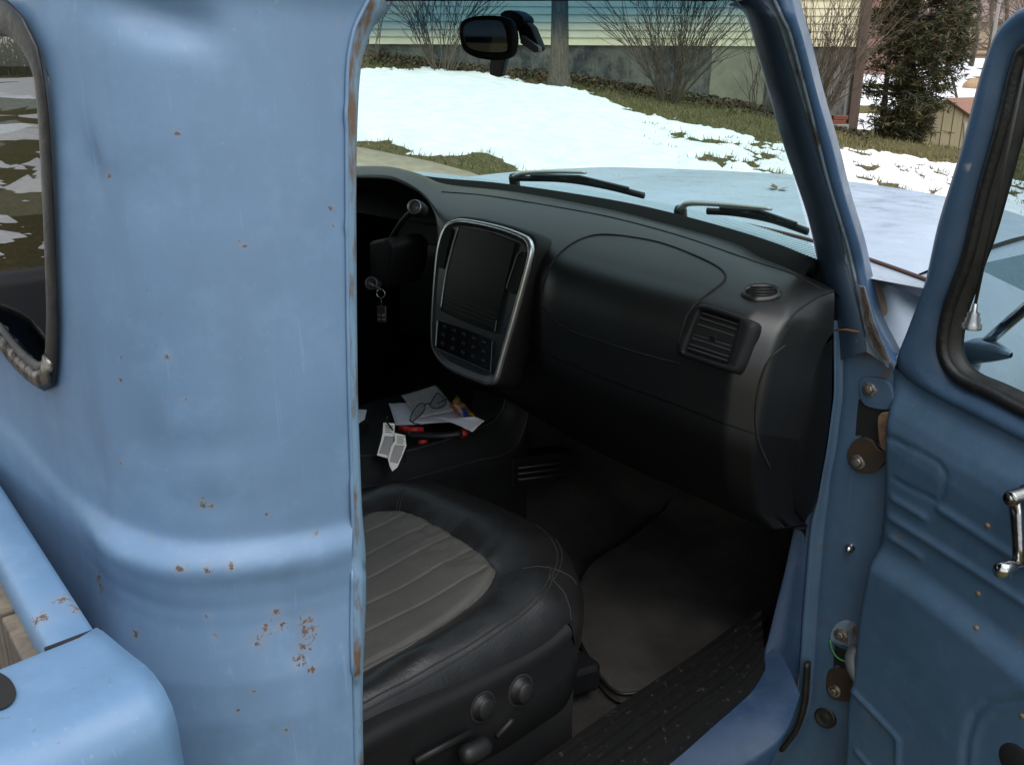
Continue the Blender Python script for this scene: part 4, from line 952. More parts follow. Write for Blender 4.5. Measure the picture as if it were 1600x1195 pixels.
ridges = []      # (polyline in s,z ; amplitude ; width)
for px, amp, wd in (([(1396, 779), (1445, 808)], .0045, .005), ([(1392, 808), (1500, 876), (1600, 940), (1700, 1006)], .0055, .006), ([(1390, 838), (1437, 868)], .0045, .005), ([(1470, 795), (1560, 853), (1640, 905)], .005, .006),
                    ([(1385, 681), (1430, 702), (1468, 724), (1478, 740), (1477, 765), (1468, 783), (1440, 770), (1398, 748)], -.003, .0028), ([(1520, 1215), (1524, 1150), (1536, 1112), (1560, 1092), (1610, 1086), (1700, 1100)], -.006, .005),
                    ([(1346, 1074), (1380, 1108), (1417, 1147), (1417, 1190)], .005, .0035), ([(1352, 1168), (1372, 1190), (1386, 1210)], .004, .004)):
    ridges.append(([dpx(u, v, o_) for u, v in px], amp, wd))
low = np.array([dpx(u, v, o_) for u, v in ((1384, 858), (1460, 905), (1600, 1010), (1700, 1085))])
arch = [dpx(u, v, o_) for u, v in ((1520, 1215), (1524, 1150), (1536, 1112), (1560, 1092), (1610, 1086), (1800, 1100), (1800, 1400), (1520, 1400))]
def pdist(q, pl):
    d = 1e9
    for (x1, y1), (x2, y2) in zip(pl[:-1], pl[1:]):
        dx, dy = x2-x1, y2-y1; t = max(0, min(1, ((q[0]-x1)*dx+(q[1]-y1)*dy)/(dx*dx+dy*dy))); d = min(d, math.hypot(q[0]-x1-t*dx, q[1]-y1-t*dy))
    return d
def doff(s, z):
    h = zbelt(s)-z; o = interp(h, [(-.01, 0), (0, .001), (.012, .005), (.03, .016), (.05, .028), (.07, .035), (.10, .038), (.2, .036)])
    zl = float(np.interp(s, low[:, 0], low[:, 1])); o += .020*smooth((zl-z+.005)/.045)
    o *= .25+.75*smooth((s-s0(z))/.03)
    for pl, amp, wd in ridges:
        d = pdist((s, z), pl)
        if d < wd*3: o += amp*math.exp(-(d/wd)**2)
    if sdist((s, z), arch) > 0: o -= .006*smooth(sdist((s, z), arch)/.02)
    return o+.0008*fbm(s*8, z*8, 5, 3)
rows = []
zz = np.linspace(0, 1, 170)
for q in zz:
    r = []
    for t in np.concatenate([[0, .002, .005], np.linspace(.009, .46, 88), np.linspace(.47, .98, 20)]):
        s_ = s0(.36+(1.17-.36)*(1-q))+t; zt_ = zbelt(s_); z = zt_+(.36-zt_)*q; s_ = s0(z)+t
        r.append(D3(s_, z, doff(s_, z)))
    rows.append(r)
mb = MB(); mb.loft(rows)
back = [[D3(s0(z)+t, z, -.055) for t in (0.004, .5, .98)] for z in np.linspace(1.15, .36, 12)]
mb.loft(back); ed = [[D3(s0(z), z, doff(s0(z), z)), D3(s0(z)-.002, z, -.02), D3(s0(z)+.004, z, -.055)] for z in np.linspace(1.15, .36, 40)]; mb.loft(ed)
DP = mb.build('door_panel', M['door_in'], DOOR); DT = bvh(MB().loft(rows))
# window frame
fo = [(1720, 750), (1600, 689), (1500, 638), (1430, 600), (1404, 578), (1402, 558), (1418, 520), (1445, 447), (1467, 350), (1501, 241), (1527, 143), (1542, 94), (1561, 49), (1584, 23), (1612, 8), (1720, -14)]
fi = [(1720, 708), (1600, 651), (1540, 622), (1501, 606), (1480, 590), (1468, 568), (1463, 538), (1471, 482), (1487, 445), (1505, 395), (1527, 301), (1557, 188), (1576, 96), (1600, 57), (1640, 36), (1720, 16)]
n = 110; FO = [dpx(*p) for p in spline(fo, n)]; FI = [dpx(*p) for p in spline(fi, n)]
# match the two curves by nearest fraction: corner indices
mbf = MB(); rws = []
for t, o in ((-.10, -.035), (-.02, -.012), (0, 0), (.12, .009), (.32, .013), (.55, .010), (.8, .003), (1., -.004), (1.1, -.012)):
    rws.append([D3(a[0]*(1-t)+b[0]*t, a[1]*(1-t)+b[1]*t, o) for a, b in zip(FO, FI)])
mbf.loft(rws); WF = mbf.build('window_frame', paint('door_frame_paint', (.048, .098, .172), (), rust=.6, rough=.30, wear=(20, .70, .76, (.24, .28, .31), (1, 1, .5))), DOOR)
gi = [(1720, 700), (1600, 643), (1545, 614), (1508, 598), (1488, 582), (1476, 563), (1472, 536), (1480, 488), (1494, 448), (1512, 398), (1534, 305), (1566, 192), (1588, 104), (1610, 72), (1720, 30)]
GI = [D3(*dpx(*p), -.002) for p in spline(gi, 110)]
mb = MB(); mb.tube(GI, .0095, 8); GK = mb.build('window_gasket', simple('door_rubber', (.008, .008, .008), .45, c2=(.05, .04, .028), scale=35, bs=120, bstr=.5, bdist=.002, lo=.56, hi=.75), DOOR)
gi2 = [(1720, 684), (1600, 624), (1556, 603), (1520, 588), (1500, 572), (1490, 545), (1496, 496), (1512, 450), (1524, 414), (1540, 370), (1560, 300), (1586, 205), (1612, 118), (1720, 50)]
GI2 = [D3(*dpx(*p), -.010) for p in spline(gi2, 110)]
mb = MB(); mb.loft([[p+DN*.004 for p in GI], [p*.5+q*.5+DN*.002 for p, q in zip(GI, GI2)], GI2, [p-DN*.012 for p in GI2]]); mb.build('run_channel', M['rubber'], DOOR)
glp = [D3(*dpx(*p), -.016) for p in spline(gi, 60)]
MB().add(glp+[D3(.95, 1.13, -.016), D3(.95, 1.66, -.016)], [tuple(range(61, -1, -1))]).build('door_glass', glass('door_glass', (.40, .50, .52), ior=1.5), DOOR, smooth=False)
mb = MB(); P = [D3(.98, z, -.01) for z in (.36, 1.15, 1.66)]; mb.tube(P, .03, 8); mb.tube([D3(dpx(*fo[-1])[0]-.01, 1.672, -.01), D3(.98, 1.672, -.01)], .02, 8); mb.build('rear_frame', M['door_in'], DOOR)
# window crank
h = hit(DT, 1608, 771); c = h[0]; CN = DN*.95+DD*-.1
CR_ = empty('window_crank', (0, 0, 0), None, None); CR_.parent = DOOR
end = hit(DT, 1622, 882)[0]
ax = (end-c)/np.linalg.norm(end-c); sd_ = np.cross(ax, DN)
mb = MB(); mb.disc(c, DN, [(0, .040), (.009, .040), (.011, .037), (.011, .006), (.0135, .004), (.0135, -.004)], 20); mb.disc(c, DN, [(.0, .0415), (.005, .0415), (.0055, .0395)], 14)
mb.tube([c+DN*.030, c+DN*.031+ax*.03, c+DN*.034+ax*.06, c+DN*.038+ax*.085], [.0095, .0085, .0078, .0085], 10, flat=.55, up=DN)
Rm = np.stack([sd_, DN, ax], 1)
mb.build('crank_arm', simple('worn_chrome', (.40, .38, .37), .22, metal=1., c2=(.2, .18, .17), scale=80), DOOR)
mb = MB(); mb.disc(c+DN*.036+ax*.085, DN, [(.006, -.006), (.0065, .010), (.0075, .012), (.0105, .016), (.012, .024), (.0115, .034), (.009, .040), (0, .042)], 16); mb.build('crank_knob', M['chrome'], DOOR)
bpy.data.objects.remove(CR_)
# black disc painting the shaded mouth of the arm rest recess, lower corner
mb = MB(); c = hit(DT, 1588, 1190)[0]; mb.disc(c, DN, [(0, .003), (.02, .003), (.026, .001), (.03, -.003)], 18); mb.build('recess_shade', M['deep_black'], DOOR)
for (u, v) in ((1543, 821), (1528, 927), (1525, 981), (1597, 1118)):
    hh_ = hit(DT, u, v)
    if hh_ is not None: MB().disc(hh_[0], DN, [(0, .0022), (.003, .0018), (.0042, 0), (.0042, -.002)], 12).build('panel_screw', simple('screw_rust', (.22, .17, .11), .6, metal=.4), DOOR)
# lower hinge arm
P = [U(1338, 1012, Y=.93), U(1330, 1030, Y=.915), U(1338, 1055, Y=.905), U(1352, 1072, Y=.91), D3(.05, .54, .025)]
MB().tube(spline(P, 18), list(np.linspace(.012, .010, 18)), 10, flat=.8).build('hinge_arm', simple('hinge_grey', (.12, .125, .13), .5, metal=.3, c2=(.16, .08, .045), scale=45, lo=.5, hi=.65), DOOR)
# outside mirror, seen through the door glass
mb = MB(); mo = -.10
def dm(u, v, o=mo): return D3(*dpx(u, v, o), o)
a_, b_ = dm(1492, 552), dm(1580, 556); axm = (b_-a_)/np.linalg.norm(b_-a_); Lm = np.linalg.norm(b_-a_)
rows = []
for t in np.linspace(0, 1, 16):
    r = .026*(math.sin(math.pi*min(1, t*.92+.04))**.6)*(1-.45*t); cc = a_+axm*Lm*t+UPV*(.006*math.sin(t*3))
    rows.append([cc+UPV*r*math.cos(q)+DN*r*.9*math.sin(q) for q in np.linspace(0, 2*math.pi, 18, endpoint=False)])
MR = mb.loft(rows, cu=True).build('side_mirror', simple('mirror_shell', (.30, .37, .47), .16, metal=.55), DOOR)
mb = MB(); mb.tube([dm(1536, 540), dm(1575, 505), dm(1612, 474), dm(1680, 420)], .0085, 10); mb.build('mirror_arm', M['chrome'], DOOR)
mb = MB(); mb.tube([dm(1518, 566), dm(1512, 592), dm(1508, 620)], [.014, .012, .016], 10); mb.build('mirror_foot', simple('mirror_foot', (.30, .34, .38), .4), DOOR)
mb = MB(); cm = dm(1690, 380); mb.disc(cm, DN, [(0, .004), (.06, .004), (.066, 0), (.06, -.012), (.03, -.03), (0, -.034)], 24); mb.build('mirror_head', M['chrome'], DOOR)
# radio aerial on the fender
q = U(1518, 510, Z=1.255); AE = empty('aerial', (0, 0, 0), None, None); AE.parent = TRUCK
MB().disc(q+np.array([0, 0, -.003]), (0, 0, 1), [(.013, 0), (.013, .006), (.010, .008), (.010, .014), (.008, .016), (.008, .021), (.004, .024), (.0035, .034), (0, .035)], 18).build('aerial_base', simple('dull_chrome', (.28, .28, .28), .3, metal=.9), AE)
MB().tube([q+np.array([0, 0, .03]), q+np.array([.012, .01, .42])], [.0022, .0014], 6).build('aerial_mast', simple('dark_mast', (.05, .05, .05), .4, metal=.5), AE)
# ---- bed
BED = empty('truck_bed', (0, 0, 0), None, None); BED.parent = TRUCK
ZB = 1.22
fr = [U(u, v, Z=ZB) for u, v in ((0, 747), (155, 984))]; nr = [U(u, v, Z=ZB) for u, v in ((-2, 890), (70, 1016))]
bsp = []
for (u, v) in ((62, 965), (118, 948), (100, 935)):
    bsp.append((U(u, v, Z=ZB), .016))
for (u, v) in ((208, 1118), (200, 1145), (60, 1170), (90, 1180), (30, 1150), (248, 1122)): bsp.append((U(u, v, Y=-.30), .010))
M['bed'] = paint('bed_paint', (.120, .215, .35), bsp, rust=.75, rough=.38, base2=(.10, .19, .315))
fe = fr[1]; dl = (fr[0]-fr[1]); dl = dl/np.linalg.norm(dl); far = lambda p, n=2.0: p+dl*n
A_, B_ = fr[1], nr[1]
mb = MB()
prof = [(A_, -.50), (A_, -.012), (A_*.93+B_*.07, -.002), (A_*.8+B_*.2, 0), (A_*.2+B_*.8, 0), (A_*.06+B_*.94, -.003), (B_, -.014), (B_, -.04), (B_*.9+A_*.1, -.05), (B_*.75+A_*.25, -.5)]
mb.loft([[p+np.array([0, 0, h])+dl*t for p, h in prof] for t in np.linspace(0, 1.55, 30)])
mb.build('front_panel', M['bed'], BED)
# side: outline at the front end, drawn out to the rear
ol = [U(u, v, Y=-.243) for u, v in ((157, 986), (176, 1001), (205, 1025), (232, 1046), (254, 1072), (272, 1108), (283, 1150), (290, 1195))]
ol = [A_+np.array([0, 0, 0])]+ol+[ol[-1]+np.array([.012, 0, -.10]), ol[-1]+np.array([.005, 0, -.35])]
top_in = [B_+np.array([-.0, 0, -.05]), B_+np.array([0, 0, -.008])]
prof = spline([B_+np.array([.002, 0, -.03]), B_+np.array([.004, 0, -.004])]+[np.array([p[0], 0, p[2]]) for p in ol], 70)
mb = MB(); rows = []
YS_ = list(np.linspace(0, .05, 5))+list(np.linspace(.06, 2.2, 30))
for k, t in enumerate(YS_):
    r = []
    for j, p in enumerate(prof):
        y = fe[1]+(B_[1]-A_[1])*max(0, 1-j/12.)*1.0-t-.002; x = p[0]; z = p[2]
        if t < .006: x -= .004*(1-t/.006)*min(1, j/12)
        r.append(np.array([x, y, z]))
    rows.append(r)
rows = [[np.array([p[0]-.02, rows[0][j][1]+.0, p[2]-.012]) for j, p in enumerate(prof)]]+rows
mb.loft(rows); BSIDE = mb.build('bed_side', M['bed'], BED); ST_ = bvh(MB().loft(rows))
MB().tube([A_+np.array([.001, .001, .0005]), B_+np.array([.001, 0, .0005])], .0022, 6).build('panel_seam', M['deep_black'], BED)
sp4 = [(-20, 1052), (8, 1058), (22, 1072), (26, 1088), (16, 1104), (-4, 1112), (-30, 1110)]
P = [hit(ST_, u, v, .0012)[0] for u, v in [tuple(q) for q in spline(sp4, 24, True)] if hit(ST_, u, v) is not None]
if len(P) > 6: MB().prism(P, (0, 0, .0006)).build('stake_pocket_shade', M['deep_black'], BED, smooth=False)  # thin black plate painting the shade of the pocket; the rail is uncut
sx = -A_[0]
mb = MB(); mb.loft([[np.array([x, y, z]) for y in (-.25, -1., -2.2)] for x, z in ((sx+.06, .7), (sx+.06, ZB-.09), (sx+.05, ZB-.07), (sx-.03, ZB-.07), (sx-.06, ZB-.12), (sx-.07, .7))]); mb.build('bed_side', simple('rusty_bed_inside', (.035, .045, .06), .6, c2=(.06, .045, .038), scale=9), BED)
mb = MB(); mb.loft([[np.array([x, -2.2, z]) for x in (sx, 0, A_[0])] for z in (.7, 1.2)]); mb.build('tailgate', M['bed'], BED)
wood = simple('grey_bed_wood', (.17, .135, .095), .85, c2=(.07, .062, .055), scale=9, stretch=(6, 3, .6), bs=60, bstr=.5, bdist=.004)
dw = dl/np.linalg.norm(dl)
for k in range(8):
    c0_ = B_+dw*(k*.105+.048)+np.array([0, -.004, -.20]); MB().box(c0_, (.099, .012, .36), np.stack([dw, np.cross([0, 0, 1], dw), [0, 0, 1]], 1)).build('bed_board', wood, BED, smooth=False, bevel=.002)
for k in range(12):
    x0 = sx+.03+k*(A_[0]-sx-.0)/12
    MB().box((x0+.06, -1.22, .98), ((A_[0]-sx)/12-.006, 1.95, .03)).build('bed_board', wood, BED, smooth=False, bevel=.004)
# ---- dashboard
def yrow(pts, ys, n=110):
    P = spline(pts, n); return [U(u, v, Y=interp(u, ys)) for u, v in P]
UVS = lambda pts, n=110: spline(pts, n)
Y0_ = [(540, .972), (804, .972), (1011, .955), (1140, .935), (1282, .90), (1330, .885)]
Y2_ = [(540, .80), (660, .795), (700, .775), (840, .76), (1000, .745), (1180, .735), (1235, .755), (1275, .82), (1302, .875)]
r0 = [(530, 267), (600, 267), (650, 273), (698, 288), (804, 300), (917, 320), (1011, 341), (1140, 376), (1188, 400), (1233, 418), (1282, 441), (1302, 452)]
r2 = [(530, 277), (600, 277), (632, 287), (662, 307), (688, 336), (712, 345), (760, 349), (832, 377), (900, 404), (1000, 434), (1100, 459), (1180, 482), (1240, 500), (1280, 512), (1302, 520)]
A = UVS(r0); B = UVS(r2)
def ya(a, t): return interp(a[0], Y0_)*(1-t)+interp(a[0], Y2_)*t
rows = []
ra = [U(*p, Y=interp(p[0], Y0_)) for p in A]; rb = [U(*p, Y=interp(p[0], Y2_)) for p in B]
rows.append([p+np.array([0, .03, -.02]) for p in ra]); rows.append(ra)
for t in (.2, .4, .6, .8, .93): rows.append([p*(1-t)+q*t+np.array([0, 0, .016*math.sin(math.pi*t)**.8]) for p, q in zip(ra, rb)])
# round the front over and down the face
drop = [(0, 0), (.014, .006), (.028, .018), (.042, .040), (.050, .070), (.054, .11), (.056, .16), (.052, .20), (.040, .25), (.020, .30), (-.03, .345), (-.12, .37), (-.25, .38)]
for dy, dz in drop:
    r = []
    for p, b in zip(rb, B):
        cav = 1-smooth((b[0]-655)/45)                    # the instrument hood is hollow underneath
        st_ = .5*smooth((b[0]-670)/30)*(1-smooth((b[0]-835)/60)); y = p[1]-dy*(1-cav)*(1-(st_ if dy > 0 else 0))+cav*min(.16, dz*2.2); y = min(y, .905) if b[0] > 1215 else y; r.append(np.array([p[0]-.020*smooth((dz-.06)/.25)*smooth((b[0]-1180)/120), y, p[2]-dz-.004*cav*(dz > 0)]))
    rows.append(r)
mb = MB(); mb.loft(rows); nc = len(rows[0])-1
DT2 = bvh(mb); KS = 7+6
M['lower_dash'] = simple('lower_dash_black', (.0042, .0042, .0046), .55, spec=.2, bs=900, bstr=.2, bdist=.0004)
DASH = part(MB().loft(rows[:KS+1]), 'dashboard', M['dash_vinyl'])
lowr = [[p+np.array([0, .0035, -.0015]) for p in rows[KS]], [p+np.array([0, .0010, -.004]) for p in rows[KS]]]+rows[KS+1:]
MB().loft(lowr).build('lower_dash', M['lower_dash'], DASH)
fe_ = spline([U(u, v, Y=.917) for u, v in ((1301, 528), (1300, 600), (1298, 640), (1290, 700), (1281, 750), (1272, 792), (1258, 812))], 30)
fs_ = spline([r_[-1]+np.array([-.012, -.004, 0]) for r_ in rows[9:18]], 30)
MB().loft([[p+np.array([-.03, .02, 0]) for p in fs_], fs_, [p*.5+q*.5+np.array([.006, 0, 0]) for p, q in zip(fs_, fe_)], fe_, [p+np.array([-.012, .02, 0]) for p in fe_]]).build('dash_end_panel', M['lower_dash'], DASH)
def groove(px, n, r=.0022, lift=.0002, name='panel_line', closed=False, m='deep_black', par=None):
    P = on(DT2, px, n, lift, closed)
    return MB().tube(P, r, 6, closed=closed).build(name, M[m], par or DASH)
groove([(846, 470), (851, 440), (862, 412), (880, 391), (905, 375), (935, 367), (975, 369), (1030, 379), (1080, 397), (1118, 415), (1133, 429), (1130, 441), (1112, 455), (1090, 472), (1074, 492), (1066, 515), (1060, 540)], 110, .0019)
groove([(690, 300), (760, 306), (860, 322), (960, 341), (1060, 368), (1140, 395), (1188, 412), (1230, 425), (1262, 440), (1288, 455)], 90, .0013)
groove([(848, 480), (866, 500), (900, 520), (1000, 552), (1062, 568)], 60, .0016)
# end piece beside the hinge pillar: a step in the pad
e0 = on(DT2, [(1303, 455), (1280, 463), (1258, 477), (1240, 492), (1229, 512), (1222, 545), (1217, 600), (1214, 660)], 50, .0)
if len(e0) > 4: MB().tube(e0[:20], .0016, 6).build('panel_line', M['deep_black'], DASH)
groove([(1226, 540), (1202, 562), (1187, 600), (1181, 645), (1185, 690), (1202, 730)], 50, .0020)
# side vent
def quad_frame(px, lift=0.0):
    P = [hit(DT2, u, v, lift) for u, v in px]; pts = [p[0] for p in P]; nrm = np.cross(pts[1]-pts[0], pts[3]-pts[0]); nrm /= np.linalg.norm(nrm)
    if nrm[1] > 0: nrm = -nrm
    return pts, nrm
(TL, TR, BR_, BL), vn = quad_frame([(1098, 486), (1158, 505), (1140, 570), (1073, 548)])
def bil(s, t): return (TL*(1-s)+TR*s)*(1-t)+(BL*(1-s)+BR_*s)*t
VENT = empty('side_vent', (0, 0, 0), None, None); VENT.parent = DASH
fr_o = [bil(s, t)+vn*.006 for s, t in spline([(-.12, .05), (-.02, -.14), (.5, -.17), (1.25, -.14), (1.42, -.02), (1.36, .5), (1.26, 1.05), (1.10, 1.16), (.4, 1.15), (-.10, 1.12), (-.16, .6)], 60, True)]
fr_i = [bil(s, t)+vn*.007 for s, t in spline([(-.01, .05), (.03, -.02), (.5, -.03), (.97, -.02), (1.01, .04), (1.01, .5), (1.01, .96), (.97, 1.02), (.5, 1.03), (.03, 1.02), (-.01, .95)], 60, True)]
mb = MB(); mb.loft([[p-vn*.016 for p in fr_o], fr_o, [p*.5+q*.5+vn*.0035 for p, q in zip(fr_o, fr_i)], fr_i, [p-vn*.016 for p in fr_i]], cu=True); mb.build('vent_frame', M['plastic'], VENT)
MB().add([bil(0, 0)-vn*.0005, bil(1, 0)-vn*.0005, bil(1, 1)-vn*.0005, bil(0, 1)-vn*.0005], [(0, 1, 2, 3)]).build('vent_back', M['deep_black'], VENT, smooth=False)
sm = simple('slat_grey', (.045, .045, .047), .4)
for k in range(8):
    t = .06+k*.125; a, b = bil(.03, t)+vn*.004, bil(.97, t)+vn*.004; dn = (bil(.5, 1)-bil(.5, 0)); dn /= np.linalg.norm(dn)
    MB().add([a, b, b-vn*.006+dn*.001, a-vn*.006+dn*.001], [(0, 1, 2, 3)]).build('vent_slat', sm, VENT, smooth=False, solid=.0016)
MB().box(bil(.52, .52)+vn*.005, (.010, .006, .008)).build('vent_tab', M['plastic'], VENT, bevel=.0015)
# oval vent on top
(Ta, Tb, Tc, Td), on_ = quad_frame([(1157, 447), (1221, 447), (1221, 471), (1157, 471)]); on_ = on_ if on_[2] > 0 else -on_
ctr, nn = hit(DT2, 1189, 459); on_ = nn
ou = [hit(DT2, 1189+33*math.cos(q), 459+12.5*math.sin(q)) for q in np.linspace(0, 2*math.pi, 40, endpoint=False)]
o1 = [p[0]+on_*.001 for p in ou]; o2 = [ctr+(p[0]-ctr)*.72+on_*.003 for p in ou]; o3 = [ctr+(p[0]-ctr)*.66-on_*.004 for p in ou]
OV = empty('top_vent', (0, 0, 0), None, None); OV.parent = DASH
MB().loft([o1, [p*.5+q*.5+on_*.0045 for p, q in zip(o1, o2)], o2, o3], cu=True).build('vent_ring', M['dash_vinyl'], OV)
MB().add([p+on_*.0015 for p in [ctr+(p[0]-ctr)*.70 for p in ou]], [tuple(range(40))]).build('vent_mouth', M['deep_black'], OV, smooth=False)
for k in range(4):
    y = 459-6.5+k*4.4; wd = 23*math.sqrt(max(0, 1-((y-459)/9.5)**2)); a, b = hit(DT2, 1189-wd, y, .003), hit(DT2, 1189+wd, y, .003)
    MB().tube([a[0]+on_*.002, b[0]+on_*.002], .0011, 5).build('vent_slat', M['dash_vinyl'], OV)
# centre stack
c3_ = [U(707, 343, Y=.747), U(832, 377, Y=.729), U(676, 566, Y=.676)]
sn = np.cross(c3_[1]-c3_[0], c3_[2]-c3_[0]); sn /= np.linalg.norm(sn); sn = -sn if sn[1] > 0 else sn
def SP(u, v, o=0.): return U(u, v, plane=(c3_[0]+sn*o, sn))
def C3(x, y): return 650+x/3.985, 320+y/3.985
ring = [C3(*p) for p in [(190, 132), (235, 97), (300, 88), (420, 106), (560, 140), (672, 182), (718, 212), (735, 262), (725, 340), (650, 620), (560, 930), (514, 1085), (484, 1120), (440, 1117), (300, 1065), (180, 1002), (118, 915), (106, 830), (112, 640), (130, 400), (152, 240)]]
inn = [C3(*p) for p in [(262, 134), (275, 130), (420, 150), (560, 190), (618, 215), (622, 240), (560, 470), (500, 760), (470, 960), (458, 1040), (445, 1046), (380, 1020), (250, 958), (135, 905), (122, 885), (126, 780), (140, 660), (180, 440), (225, 250)]]
RO = [SP(*p) for p in spline(ring, 90, True)]; RC = sum(RO)/len(RO)
STK = empty('centre_stack', (0, 0, 0), None, None); STK.parent = DASH
mb = MB(); mb.loft([[RC+(p-RC)*1.03-sn*.05 for p in RO], [RC+(p-RC)*1.035-sn*.004 for p in RO], [RC+(p-RC)*1.01-sn*.001 for p in RO]], cu=True); mb.build('stack_surround', M['lower_dash'], STK)
mb = MB(); mb.loft([[p-sn*.004 for p in RO], [RC+(p-RC)*.998+sn*.004 for p in RO], [RC+(p-RC)*.980+sn*.0085 for p in RO], [RC+(p-RC)*.952+sn*.0080 for p in RO]], cu=True)
mb.build('silver_rim', simple('bright_silver', (.58, .59, .59), .30, metal=.9, c2=(.48, .49, .49), scale=60), STK)
mb = MB(); mb.loft([[RC+(p-RC)*.952+sn*.0080 for p in RO], [RC+(p-RC)*.90+sn*.0055 for p in RO]], cu=True); mb.add([RC+(p-RC)*.90+sn*.0055 for p in RO], [tuple(range(90))])
mb.build('bezel_face', simple('satin_grey', (.055, .057, .06), .36, metal=.5, c2=(.04, .042, .045), scale=60), STK)
def plate(px, o, name, m, n=40, closed=True, bev=.001, raw=False):
    P = [SP(*C3(*p), o) for p in (px if raw else spline(px, n, True))]
    return MB().prism(P, -sn*.003).build(name, m, STK, smooth=False, bevel=bev)
scr = simple('screen_black', (.004, .004, .005), .3, c2=(.006, .006, .007), scale=40, spec=.15)
plate([(264, 134), (440, 166), (619, 234), (560, 480), (490, 798), (320, 735), (150, 660), (196, 400)], .0115, 'screen', scr, raw=True)
plate([(141, 714), (310, 775), (474, 842), (462, 1040), (300, 970), (124, 893)], .0115, 'control_panel', M['gloss_black'], raw=True)
def rail(px, o, r, name, m): MB().tube([SP(*C3(*p), o) for p in spline(px, 24)], r, 6).build(name, m, STK)
rail([(262, 140), (218, 290), (180, 450), (152, 650)], .0125, .0019, 'silver_edge', M['silver'])
rail([(132, 720), (122, 880)], .012, .0014, 'silver_edge', M['silver'])
rail([(500, 720), (490, 790)], .0125, .0010, 'silver_edge', M['dark_silver'])
rail([(124, 893), (300, 968), (462, 1042)], .012, .0009, 'silver_edge', M['dark_silver'])
plate([(655, 290), (675, 305), (672, 345), (640, 470), (618, 540), (590, 552), (568, 530), (572, 490), (605, 390), (632, 310)], .0105, 'side_vent_slot', M['deep_black'])
rail([(655, 290), (630, 312), (600, 400), (570, 490), (562, 525)], .0115, .0012, 'slot_rim', M['dark_silver'])
plate([(195, 145), (218, 152), (214, 190), (190, 300), (170, 385), (150, 395), (136, 380), (140, 320), (165, 200)], .0105, 'side_vent_slot', M['deep_black'])
bm_ = simple('button_black', (.008, .008, .009), .45, spec=.3)
for r_ in range(3):
    for k in range(5):
        s, t = (k+.6)/5.4, (r_+.6)/3.4; x = (141*(1-s)+474*s)*(1-t)+(124*(1-s)+462*s)*t; y = (714*(1-s)+842*s)*(1-t)+(893*(1-s)+1040*s)*t
        q = SP(*C3(x, y), .0125); MB().disc(q, sn, [(0, .0022), (.0038, .002), (.0045, 0), (.0045, -.001)], 10).build('button', bm_, STK)
for k in range(4):
    y0 = 660-(k+1)*26; plate([(165+k*7, y0-4), (485+k*6, y0+122), (484+k*6, y0+128), (164+k*7, y0+2)], .0122, 'screen_rib', simple('faint_rib', (.008, .008, .009), .4, spec=.3), raw=True, bev=0)
# instrument side: stalk, column, ignition
q0, q1 = U(612, 372, Y=.80), U(650, 325, Y=.70); MB().tube(spline([q0, q0*.5+q1*.5+np.array([0, 0, .006]), q1], 10), [.006]*10, 8).build('shift_lever', M['plastic'], DASH)
ln = np.array([.45, -.80, .28]); MB().disc(q1, ln, [(.0135, -.03), (.0155, -.012), (.0155, .004), (.0125, .009)], 20).build('shift_knob', M['plastic'], DASH)
MB().disc(q1+ln*.0085, ln, [(.0132, -.002), (.0140, .002), (.0118, .0035), (.0105, .002)], 22).build('knob_ring', M['silver'], DASH)
MB().disc(q1+ln*.0095, ln, [(0, .0012), (.0105, .001), (.0108, -.003)], 20).build('knob_button', simple('grey_button', (.10, .105, .11), .4), DASH)
wh = empty('steering_wheel', (0, 0, 0), None, None); wh.parent = TRUCK
wc = U(415, 430, Y=.66); wa = np.array([0, -.88, .47]); wx = np.array([1., 0, 0]); wy = np.cross(wa, wx)
rad = .70*np.linalg.norm(U(566, 378, Y=.66)-wc)
MB().tube([wc+rad*(math.cos(q)*wx+math.sin(q)*wy) for q in np.linspace(0, 2*math.pi, 60, endpoint=False)], .013, 10, closed=True).build('rim', M['leather'], wh)
mb = MB(); mb.disc(wc-wa*.02, wa, [(0, .03), (.05, .028), (.075, .015), (.08, -.02)], 24)
for q in (0, math.pi, -math.pi/2): d_ = math.cos(q)*wx+math.sin(q)*wy; mb.tube([wc+d_*.05, wc+d_*rad], [.018, .012], 8, flat=.5)
mb.build('hub', M['plastic'], wh)
MB().tube([wc-wa*.02, wc-wa*.26], [.04, .055], 14).build('steering_column', M['plastic'], wh)
mb = MB(); ip = [(575, 378), (600, 372), (612, 385), (610, 420), (600, 450), (578, 456)]; P = [U(u, v, Y=.72) for u, v in ip]; mb.prism(P, (0, .1, 0)); mb.build('column_shroud', M['plastic'], wh, bevel=.008)
kc = U(581, 443, Y=.685); kn = np.array([.5, -.82, .25]); MB().disc(kc, kn, [(.010, -.03), (.0125, -.006), (.0135, .004), (.0115, .006), (.0095, .003), (.009, -.004), (0, -.004)], 22).build('ignition_lock', M['dark_silver'], DASH)
KR = empty('key_ring', kc, 'key ring with a black remote fob hanging from the ignition', 'keys')
rc_ = U(595, 459, Y=.668); rn_ = np.array([.55, -.83, .1]); ra_ = np.cross(rn_, [0, 0, 1.]); ra_ /= np.linalg.norm(ra_); rb_ = np.cross(rn_, ra_)
MB().tube([rc_+.0085*(math.cos(q)*ra_+math.sin(q)*rb_) for q in np.linspace(0, 2*math.pi, 30, endpoint=False)], .0009, 6, closed=True).build('split_ring', M['chrome'], KR)
MB().tube([kc+kn*.004, kc+kn*.012, rc_+np.array([0, 0, .008])], .0022, 6).build('key', M['dark_silver'], KR)
f_ = U(597, 491, Y=.668); MB().tube([rc_-np.array([0, 0, .009]), f_+np.array([0, 0, .018])], .0012, 5).build('strap', M['dark_silver'], KR)
